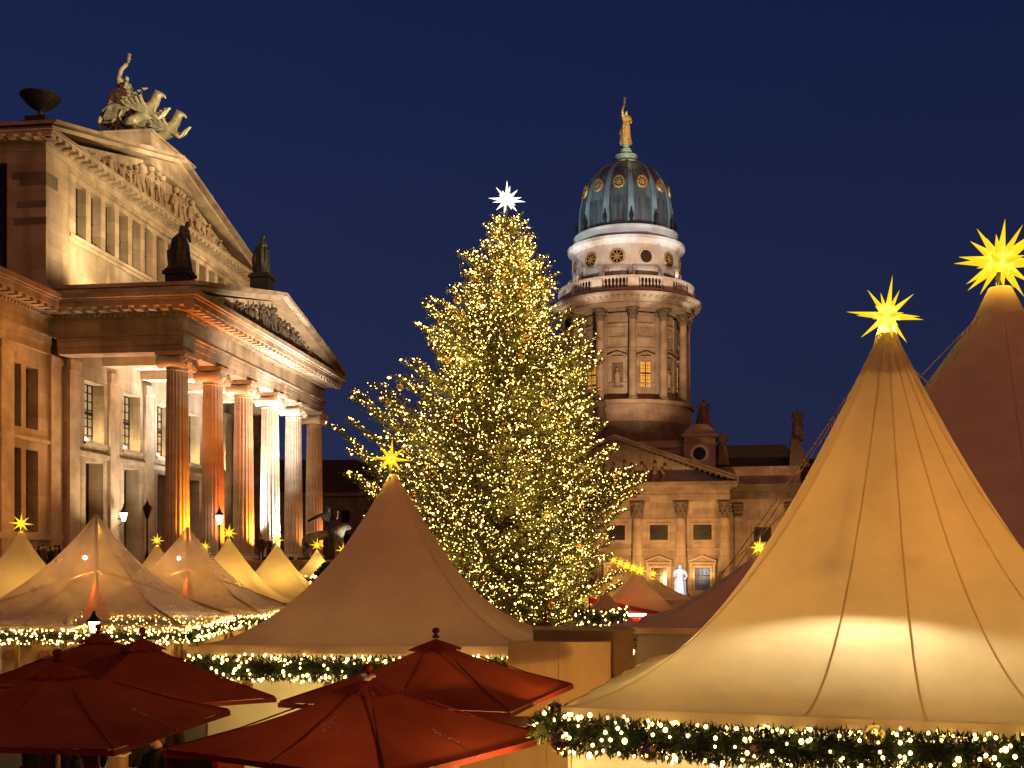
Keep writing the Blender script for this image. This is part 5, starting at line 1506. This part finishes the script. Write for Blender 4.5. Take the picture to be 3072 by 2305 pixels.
small('bright yellowish white tent below the third column', 229, 539, 47.6, 2.75, lw=230, star_label='yellow star on the bright tent below the third column', sr=.42)
small('white tent below the fourth column beside the standing man', 277, 545, 54.2, 2.7, lw=200, star_label='yellow star at the foot of the white lit column', sr=.42)
# little tower kiosks with tip stars near the lion
for u, v, Y, lb, sl in ((317, 550, 57, 'slim white kiosk with pointed roof under the lion statue', 'yellow star in front of the lion statue'), (343, 556, 52, 'slim white kiosk partly hidden by the brown tent', 'yellow star right below the lion head')):
    c = Vector(((u - 512) / F * Y, Y, 0)); za = wz(v, Y)
    t, S_ = pagoda(lb, c, .1, 1.15, 3.75, za, 1.3, CANVAS, .1, lampw=60, group=row, nu=8, nv=10, top=.03)
    star(sl, c + Vector((0, 0, za + .25)), .42, STAR_MID, .3, .1, power=25)
    q = [c + Vector((1.3 * math.cos(a), 1.3 * math.sin(a), 3.55)) for a in [PI * (1 + i / 10) for i in range(11)]]
    garland('curl of lit garland round the slim kiosk roof' + (' under the lion statue' if u == 317 else ' beside the brown tent'), q, .2, 200, 34, .03, seed=u)
cone = thing('fir_bush', 'round dark fir bush with a few lights below the lion statue', 'bush', W(330, 561, 54) - Vector((0, 0, 0)))
zb = cone.location.z; cone.location.z = 0
gp, gd = [], []
for i in range(2600):
    a, hh = rnd.uniform(0, 2 * PI), rnd.random()
    r_ = .7 * math.sin(PI * (.15 + .8 * hh)) * math.sqrt(rnd.random())
    gp.append((r_ * math.cos(a), r_ * math.sin(a), zb - 1.5 + 1.4 * hh)); gd.append((math.cos(a), math.sin(a), .3))
stuff(link('foliage', blade_mesh('foliage', gp, gd, [.22] * len(gp), [.04] * len(gp)), NEEDLE_DARK, cone))
MB().tube([(0, 0, 0), (0, 0, zb - .4)], .12, 8).build('trunk', BARK, cone)

# ------------------------------------------------------------------ tents right of the fir
rrow = 'row of small tents right of the fir'
lb_r = ['front tent of the receding row right of the fir', 'second tent of the receding row right of the fir', 'third tent of the receding row right of the fir', 'fourth tent of the receding row right of the fir', 'farthest tent of the receding row right of the fir']
for i in range(5):
    Y = 41.0 + 4.6 * i
    u = 640 - 6.6 * i
    v = 574 - 2.9 * i
    c = Vector(((u - 512) / F * Y, Y, 0)); za = wz(v, Y)
    t, _ = pagoda(lb_r[i], c, rad(-8), 1.75 - .05 * i, 2.55, za, 1.5, CANVAS_THICK, .12, group=rrow, nu=8, nv=14, lampw=30)
    star('yellow star on the ' + lb_r[i], c + Vector((0, 0, za + .12)), .34, STAR_MID, .3, .1, power=16)
    lamp('POINT', 'tent_light', tuple(c + Vector((-1.9, -2.6, 2.2))), 18, (1.0, .12, .03), .2)
small_g = pagoda('grey pointed tent before the church doors', Vector(((653 - 512) / F * 60, 60, 0)), rad(-8), 2.3, 2.5, wz(578, 60), 1.45, CANVAS_THICK, .12, group=rrow, nu=8, nv=14)[0]
star('small yellow star on the grey tent before the church doors', W(653, 574, 60), .34, STAR_MID, .2, .1, power=10)
pagoda('low brown tent at the lower right of the fir', Vector(((606 - 512) / F * 36, 36, 0)), rad(12), 1.5, 2.15, wz(592, 36), 1.5, CANVAS_THICK, .12, group=rrow, nu=8, nv=12)
aw = thing('red_awning', 'glowing red awning under the front tent of the row', 'awning', W(632, 606, 38.6))
MB().grid(lambda u, v: (-1.5 + 2.6 * u, -.45 * v, .32 - .55 * u - .22 * v * (1 - .5 * u)), 10, 3).build('awning_cloth', RED_CANVAS, aw, True)
MB().tube([(-1.5, 0, -.05 - aw.location.z + .05), (-1.5, 0, .3)], .03, 6).tube([(1.1, 0, -aw.location.z), (1.1, 0, -.2)], .03, 6).build('awning_pole', IRON, aw)
lamp('POINT', 'awning_light', (-.9, .3, .1), 60, (1.0, .10, .02), .15, parent=aw)
sg = thing('stall_lamp', 'white strip lamp over red lit goods below the row of tents', 'lamp', W(636, 615, 37.5))
MB().box(-.34, .34, -.06, .06, -.05, .05).build('lamp_tube', LAMP_WHITE, sg)
MB().box(-.03, .03, .06, .1, -sg.location.z, .05).build('post', IRON, sg)
gs = thing('goods_stand', 'stand of glowing orange red goods under the white strip lamp', 'market stand', Vector((W(640, 620, 37).x, 37.0, 0)))
B = MB()
for i in range(10): B.sphere((-.42 + .2 * (i % 5), -.1 * (i // 5), 2.35 + .2 * (i // 5)), .10, 8, 6)
stuff(B.build('goods', RED_PAINT, gs, True)); MB().box(-.55, .55, -.3, .3, 0, 2.25).build('stand_box', KIOSK_DARK, gs)
lamp('POINT', 'stand_light', (-.1, -.5, 2.75), 60, (1.0, .30, .05), .1, parent=gs)

# tent with the curved dark roof beside the big tent
dc = W(632, 628, 24.5)
dax, dbx = Vector((math.cos(rad(-10)), math.sin(rad(-10)), 0)), Vector((math.sin(rad(10)), math.cos(rad(10)), 0))
dcc = Vector((dc.x, dc.y, 0)) + dax * 2.9 + dbx * 2.9
dt, _ = pagoda('dull olive grey tent squeezed between the fir and the huge cream tent', dcc, rad(-10), 2.9, dc.z, wz(553, dcc.y), 1.35, CANVAS_THICK, .14, nu=18, nv=26, seams=(-.999,))
star('yellow star tip peeping over the edge of the huge tent', dcc + Vector((0, 0, wz(548, dcc.y))), .30, STAR_MID, .2, .1, power=8)
garland('short bunch of lit garland at the corner of the olive grey tent', [W(612, 663, 23.6), W(617, 655, 23.8), W(624, 650, 24.0), W(627, 640, 24.2)], .22, 520, 30, .022, single=True, seed=14)
ball('dark glass ball in the bunch by the olive grey tent', W(610, 668, 23.3), .14)
ball('second dark glass ball in the bunch, above the other', W(625, 655, 23.5), .13)

# cream kiosk block in the middle
kb = thing('market_kiosk', 'plain cream panelled kiosk back with a brown roof box behind it', 'kiosk', Vector((-.08, 20.25, 0)))
kz = wz(642, 20.25)
for i in range(2):
    MB().box(.93 * i + .006, .93 * (i + 1) - .006, 0, .05, 0, kz).build('panel', KIOSK, kb)
MB().box(0, 1.9, .06, .4, 0, kz - .004).build('wall', KIOSK, kb)
kz2 = wz(631.5, 20.65)
MB().box(.5, 2.36, .42, 1.6, 0, kz2).box(.47, 2.4, .38, 1.64, kz2, kz2 + .03).build('roof_box', KIOSK_DARK, kb)
garland('lit garland lying along the roof of the brown kiosk box', [Vector((1.35, 23.4, kz2 + .12)), Vector((1.9, 23.4, kz2 + .1)), Vector((2.45, 23.4, kz2 + .2))], .12, 700, 50, .02, seed=15)
# lower kiosk wall in front, under the umbrella
k3 = thing('market_kiosk', 'low dim cream kiosk wall below the orange umbrella', 'kiosk', Vector((-.75, 15.6, 0)))
for i in range(3): MB().box(.62 * i + .006, .62 * (i + 1) - .006, 0, .05, 0, 2.16).build('panel', KIOSK, k3)
MB().box(0, 1.86, .06, 1.4, 0, 2.1).build('wall', KIOSK, k3)

# ------------------------------------------------------------------ red umbrellas
def umbrella(label, apex, rim_z, half, rz, vent=.19, n=4, snow=0, seed=1, knob=True):
    """square (n=4) market umbrella: n big panels, each split by a rib in the middle"""
    t = thing('market_umbrella', label, 'umbrella', (apex[0], apex[1], 0), rz, 'red market umbrellas')
    za = apex[2]
    cor = [Vector((half * math.sqrt(2) * math.cos(PI / 4 + 2 * PI * i / n), half * math.sqrt(2) * math.sin(PI / 4 + 2 * PI * i / n), rim_z)) for i in range(n)]
    tipv = Vector((0, 0, za))
    for i in range(n):
        a, b = cor[i], cor[(i + 1) % n]
        def S(u, v):
            e_ = a.lerp(b, u); e_.z -= .0 ; m_ = math.sin(PI * u)
            e_ = Vector((e_.x * (1 - .02 * m_), e_.y * (1 - .02 * m_), e_.z))
            p = tipv.lerp(e_, .04 + .96 * v)
            return (p.x, p.y, p.z - .05 * math.sin(PI * v) * (1 - .3 * m_) - .012 * m_ * v)
        MB().grid(S, 16, 12).build('canopy_panel', RED_CANVAS, t, True)
        MB().grid(lambda u, v: (a.lerp(b, u).x * (1 - .02 * math.sin(PI * u)), a.lerp(b, u).y * (1 - .02 * math.sin(PI * u)), rim_z - .012 - .07 * v), 10, 1).build('hem', RED_TRIM, t)
        for w in (a, a.lerp(b, .5)):
            q = Vector((w.x * .985, w.y * .985, rim_z + .005))
            MB().tube([(0, 0, za - .09), tuple(tipv.lerp(q, .5) - Vector((0, 0, .075))), (q.x, q.y, q.z - .03)], .014, 5).build('rib', WOOD, t)
        # lifted vent cap over the middle
        va, vb = tipv.lerp(a, vent) + Vector((0, 0, .045)), tipv.lerp(b, vent) + Vector((0, 0, .045))
        MB().grid(lambda u, v: tuple((tipv + Vector((0, 0, .07))).lerp(va.lerp(vb, u), v) + Vector((0, 0, .018 * math.sin(u * 19 + i) * v))), 12, 4).build('vent_flap', RED_CANVAS, t, True)
        # wooden battens / piping along the ridges
        q0, q1 = tipv.lerp(a, .3), tipv.lerp(a, .985)
        MB().tube([tuple(q0 + Vector((0, 0, .0))), tuple(tipv.lerp(a, .65) - Vector((0, 0, .038))), tuple(q1 - Vector((0, 0, .0)))], .011, 5).build('piping', RED_TRIM, t)
    MB().tube([(0, 0, 0), (0, 0, za + .05)], .035, 10).build('pole', WOOD, t)
    MB().lathe([(.05, za + .08), (.07, za + .11), (.03, za + .13), (.028, za + .15), (.06, za + .18), (.06, za + .22), (.03, za + .25)], 12).build('finial', RED_TRIM, t, True)
    r = random.Random(seed)
    for q in range(snow):                   # thin slush remains and droppings lying on the cloth
        i = r.randrange(n); a, b = cor[i], cor[(i + 1) % n]
        B = MB(); u0, v0 = r.uniform(.3, .7), r.uniform(.35, .7)
        for w in range(6):
            p = tipv.lerp(a.lerp(b, u0 + r.uniform(-.01, .01)), v0 + w * .02)
            B.sphere((p.x + r.uniform(-.02, .02), p.y + r.uniform(-.02, .02), p.z - .045 * math.sin(PI * v0)), r.uniform(.008, .022), 6, 4, (1.4, 1, .35))
        B.build('slush', SNOW, t, True)
    return t
u4 = umbrella('red umbrella in front, its right side glowing orange, slush near its tip', (-1.78, 13.6, wz(684, 13.6)), 2.27, 1.68, rad(57), snow=5, seed=3)
heap = MB(); hr_ = random.Random(4)
for q in range(9): heap.sphere((hr_.uniform(-.12, .02), hr_.uniform(-.08, .08), wz(684, 13.6) + .07 + hr_.uniform(0, .05)), hr_.uniform(.02, .05), 7, 5, (1.3, 1.1, .7))
heap.build('slush', SNOW, u4, True)
u5 = umbrella('red umbrella behind the front one, ball finial against the brown tent', (-1.24, 17.9, wz(643, 17.9)), 2.36, 1.85, rad(-17), seed=4, snow=1)
u1 = umbrella('dark red umbrella filling the lower left corner', (-5.95, 14.4, wz(668, 14.4)), 2.36, 1.68, rad(-8), snow=4, seed=6)
u2 = umbrella('dark red umbrella with pointed right corner behind the lower left one', (-6.25, 18.6, wz(642, 18.6)), 2.26, 1.72, rad(33), seed=7)
u3 = umbrella('dark red umbrella at the left edge below the street lantern', (-7.9, 21.0, wz(637, 21.0)), 2.36, 1.8, rad(10), seed=8)
u6 = umbrella('small dark red umbrella peeping over the kiosk roof before the fir', (.92, 30.5, wz(623, 30.5)), 2.15, 1.1, rad(20), seed=9)
# unseen warm lamps added beneath the umbrellas to make their cloth glow
lamp('SPOT', 'umbrella_glow_lamp', (.75, 12.5, 1.9), 290, (1.0, .42, .10), .12, (-.4, 12.9, 2.6), 90, .8)
lamp('POINT', 'umbrella_glow_lamp', (.28, 12.35, 1.45), 170, (1.0, .44, .12), .15)
lamp('POINT', 'umbrella_glow_lamp', (1.05, 17.4, 1.6), 170, (1.0, .44, .12), .15)
lamp('POINT', 'umbrella_glow_lamp', (-4.4, 16.6, 1.9), 24, (1.0, .5, .16), .15)

sl = thing('street_lamp', 'small black capped lantern shining behind the left umbrellas', 'street lamp', Vector((W(94, 620, 23.6).x, 23.6, 0)))
lz_ = wz(627, 23.6)
MB().tube([(0, 0, 0), (0, 0, lz_ - .12)], .05, 10).build('post', IRON, sl)
MB().lathe([(.07, lz_ - .12), (.12, lz_ + .12)], 8).build('lamp_glass', LAMP_WARM, sl)
MB().lathe([(.17, lz_ + .12), (.14, lz_ + .15), (.06, lz_ + .24), (.03, lz_ + .28), (.035, lz_ + .32), (.0, lz_ + .36)], 12).build('lamp_cap', IRON, sl)
lamp('POINT', 'lamp_light', (0, -.05, lz_ - .02), 45, (1.0, .66, .22), .1, parent=sl)

# ------------------------------------------------------------------ small things under the umbrellas
rc = thing('red_cabinet', 'red painted market cabinet at the bottom left of centre', 'cabinet', Vector((W(206, 760, 15.2).x, 15.2, 0)), rad(-12))
cz = wz(748, 15.2)
MB().box(-.38, .38, -.4, .4, 0, cz - .02).build('cabinet_body', RED_PAINT, rc)
MB().box(-.42, .42, -.44, .44, cz - .02, cz + .03).build('cabinet_top', RED_PAINT, rc)
MB().box(-.33, .30, -.425, -.401, .2, cz - .08).build('door', mat('painted recess shade', (.02, .008, .007), .6), rc)  # flat dark sheet: the shade of a recess put into the colour
for i in range(3): MB().box(-.02 + .14 * i, .08 + .14 * i, -.40, .40, cz + .031, cz + .045).build('slat', RED_TRIM, rc)
wl_ = thing('wooden_lantern', 'stepped wooden lantern box below the left umbrella', 'lantern', Vector((W(119, 762, 15.6).x, 15.6, 0)))
lz_ = wz(753, 15.6)
MB().box(-.16, .16, -.16, .16, 0, lz_ - .26).box(-.10, .10, -.10, .10, lz_ - .24, lz_ - .03).build('lantern_body', WOOD, wl_)
MB().box(-.19, .19, -.19, .19, lz_ - .27, lz_ - .24).box(-.13, .13, -.13, .13, lz_ - .03, lz_).build('lantern_rim', KIOSK, wl_)
lamp('POINT', 'lantern_light', (.3, -.4, lz_ - .1), 5, (1.0, .6, .2), .06, parent=wl_)
# ------------------------------------------------------------------ people
def person(label, loc, rz, h=1.74, coat=0, legs=None, hat=None, arm=0.0, group=None, hold=False):
    t = thing('person', label, 'person', loc, rz, group)
    s = h / 1.75
    def S(x, y, z, a, b=None): return (x * s, y * s, z * s, a * s, (b or a) * s)
    J = {'pel': S(0, 0, .98, .145, .11), 'wai': S(0, 0, 1.14, .14, .105), 'che': S(0, 0, 1.34, .165, .12), 'nec': S(.005, 0, 1.50, .06), 'hea': S(.015, 0, 1.62, .08, .095), 'top': S(.01, 0, 1.71, .07)}
    E = [('pel', 'wai'), ('wai', 'che'), ('che', 'nec'), ('nec', 'hea'), ('hea', 'top')]
    for y, n in ((1, 'l'), (-1, 'r')):
        J.update({'sh' + n: S(0, .19 * y, 1.41, .07), 'el' + n: S(.04 + .06 * arm, .25 * y, 1.14, .055), 'wr' + n: S(.14 + .16 * arm, .21 * y, .93 + .3 * arm, .042), 'hd' + n: S(.18 + .2 * arm, .2 * y, .87 + .34 * arm, .04),
                  'th' + n: S(0, .095 * y, .84, .10), 'kn' + n: S(.015, .10 * y, .48, .068), 'an' + n: S(-.01, .10 * y, .09, .048), 'to' + n: S(.16, .11 * y, .035, .042)})
        E += [('che', 'sh' + n), ('sh' + n, 'el' + n), ('el' + n, 'wr' + n), ('wr' + n, 'hd' + n), ('pel', 'th' + n), ('th' + n, 'kn' + n), ('kn' + n, 'an' + n), ('an' + n, 'to' + n)]
    skin_obj('body', J, E, legs or COATS[2], t, 1)
    MB().lathe([(.195 * s, .78 * s), (.18 * s, 1.0 * s), (.165 * s, 1.15 * s), (.19 * s, 1.36 * s), (.14 * s, 1.47 * s), (.075 * s, 1.53 * s)], 16, rf=lambda a, z: 1 - .22 * abs(math.cos(a)) + .02 * math.sin(5 * a)).build('coat', COATS[coat], t, True)
    MB().sphere((.018 * s, 0, 1.635 * s), .1 * s, 12, 9, (.98, .82, 1.2)).sphere((.125 * s, 0, 1.615 * s), .02 * s, 6, 4).build('face', SKIN, t, True)
    hr = MB()
    if hat is not None: hr.lathe([(.112 * s, 1.66 * s), (.114 * s, 1.70 * s), (.10 * s, 1.76 * s), (.05 * s, 1.80 * s), (0, 1.81 * s)], 12)
    else: hr.sphere((-.015 * s, 0, 1.665 * s), .108 * s, 12, 8, (.95, .86, 1.08))
    hr.build('hat' if hat is not None else 'hair', COATS[hat] if hat is not None else HAIR, t, True)
    for y in (1, -1):
        MB().tube([S(0, .185 * y, 1.42, 0)[:3], S(.04 + .06 * arm, .255 * y, 1.14, 0)[:3], S(.13 + .15 * arm, .212 * y, .95 + .29 * arm, 0)[:3]], [.085 * s, .07 * s, .055 * s], 8).build('sleeve', COATS[coat], t, True)
    return t
pg = 'people standing by the portico'
person('person in dark jacket and blue jeans standing beside the white lit column', HM @ Vector((1.75, 3.35 * PS, -.1)), rad(-70), 1.8, 0, DENIM, None, .5, pg)
person('person in dark coat and cap in front of the second column', HM @ Vector((2.0, 1.38 * PS, -.1)), rad(-80), 1.78, 2, None, 4, .2, pg)
person('person in black coat close beside the one with the cap', HM @ Vector((2.05, 1.62 * PS, -.1)), rad(-110), 1.7, 4, None, None, .2, pg)
# onlookers along the terrace wall at the left
tg = 'onlookers along the terrace at the left'
ORD = ['first', 'second', 'third', 'fourth', 'fifth', 'sixth', 'seventh', 'eighth', 'ninth', 'tenth', 'eleventh']
og = ['navy', 'brown', 'black', 'grey', 'wine red']
for i in range(11):
    c = [1, 2, 0, 3, 2, 4, 1, 2, 0, 3, 2][i]
    u = 31 + i * 4.1
    p = W(u, 0, 60.5 + (i % 3) * .5); p.z = 3.55
    person('%s onlooker from the left on the terrace wall, in a %s coat' % (ORD[i], og[c]) + (' and knitted hat' if i % 3 == 0 else ''), p, rad(-60 + 37 * (i % 4)), 1.68 + .05 * (i % 4), c, None, (i % 5) if i % 3 == 0 else None, .1 * (i % 3), tg)
tb = thing('terrace_wall', 'low dark terrace wall the onlookers stand on at the left', 'wall', Vector((W(30, 0, 61).x - 6, 61.0, 0)))
MB().box(-8, 9.2, -1.2, 1.6, 0, 3.4).box(-8.1, 9.3, -1.3, 1.7, 3.4, 3.55).build('wall_block', STONE_STAINED, tb)
# market visitors under the left umbrellas: heads and shoulders just reach into view
vg = 'visitors under the left umbrellas'
vis = [(32, 17.6, 2, None, 'visitor in a black coat at the bottom left corner'), (50, 19.0, 1, 2, 'visitor in a brown coat and dark hat under the left umbrella'), (72, 16.9, 3, None, 'visitor in a grey coat left of the wooden lantern'), (88, 18.8, 4, 4, 'visitor in a wine red coat and hat left of the wooden lantern'),
       (140, 18.2, 2, 2, 'visitor in black coat and hat right of the wooden lantern'), (158, 16.8, 2, None, 'visitor in a black coat beside the red cabinet'), (168, 19.5, 1, None, 'fair faced visitor in a brown coat behind the red cabinet'), (408, 15.2, 2, 0, 'visitor in dark coat and navy hat below the orange umbrella')]
for i, (u, Y, c, ht, lb) in enumerate(vis):
    p = W(u, 0, Y); p.z = 0
    person(lb, p, rad([200, -90, 40, -60, 170, -120, -90, 100][i]), [1.82, 1.76, 1.8, 1.74, 1.84, 1.86, 1.8, 1.83][i], c, None, ht, .4, vg)
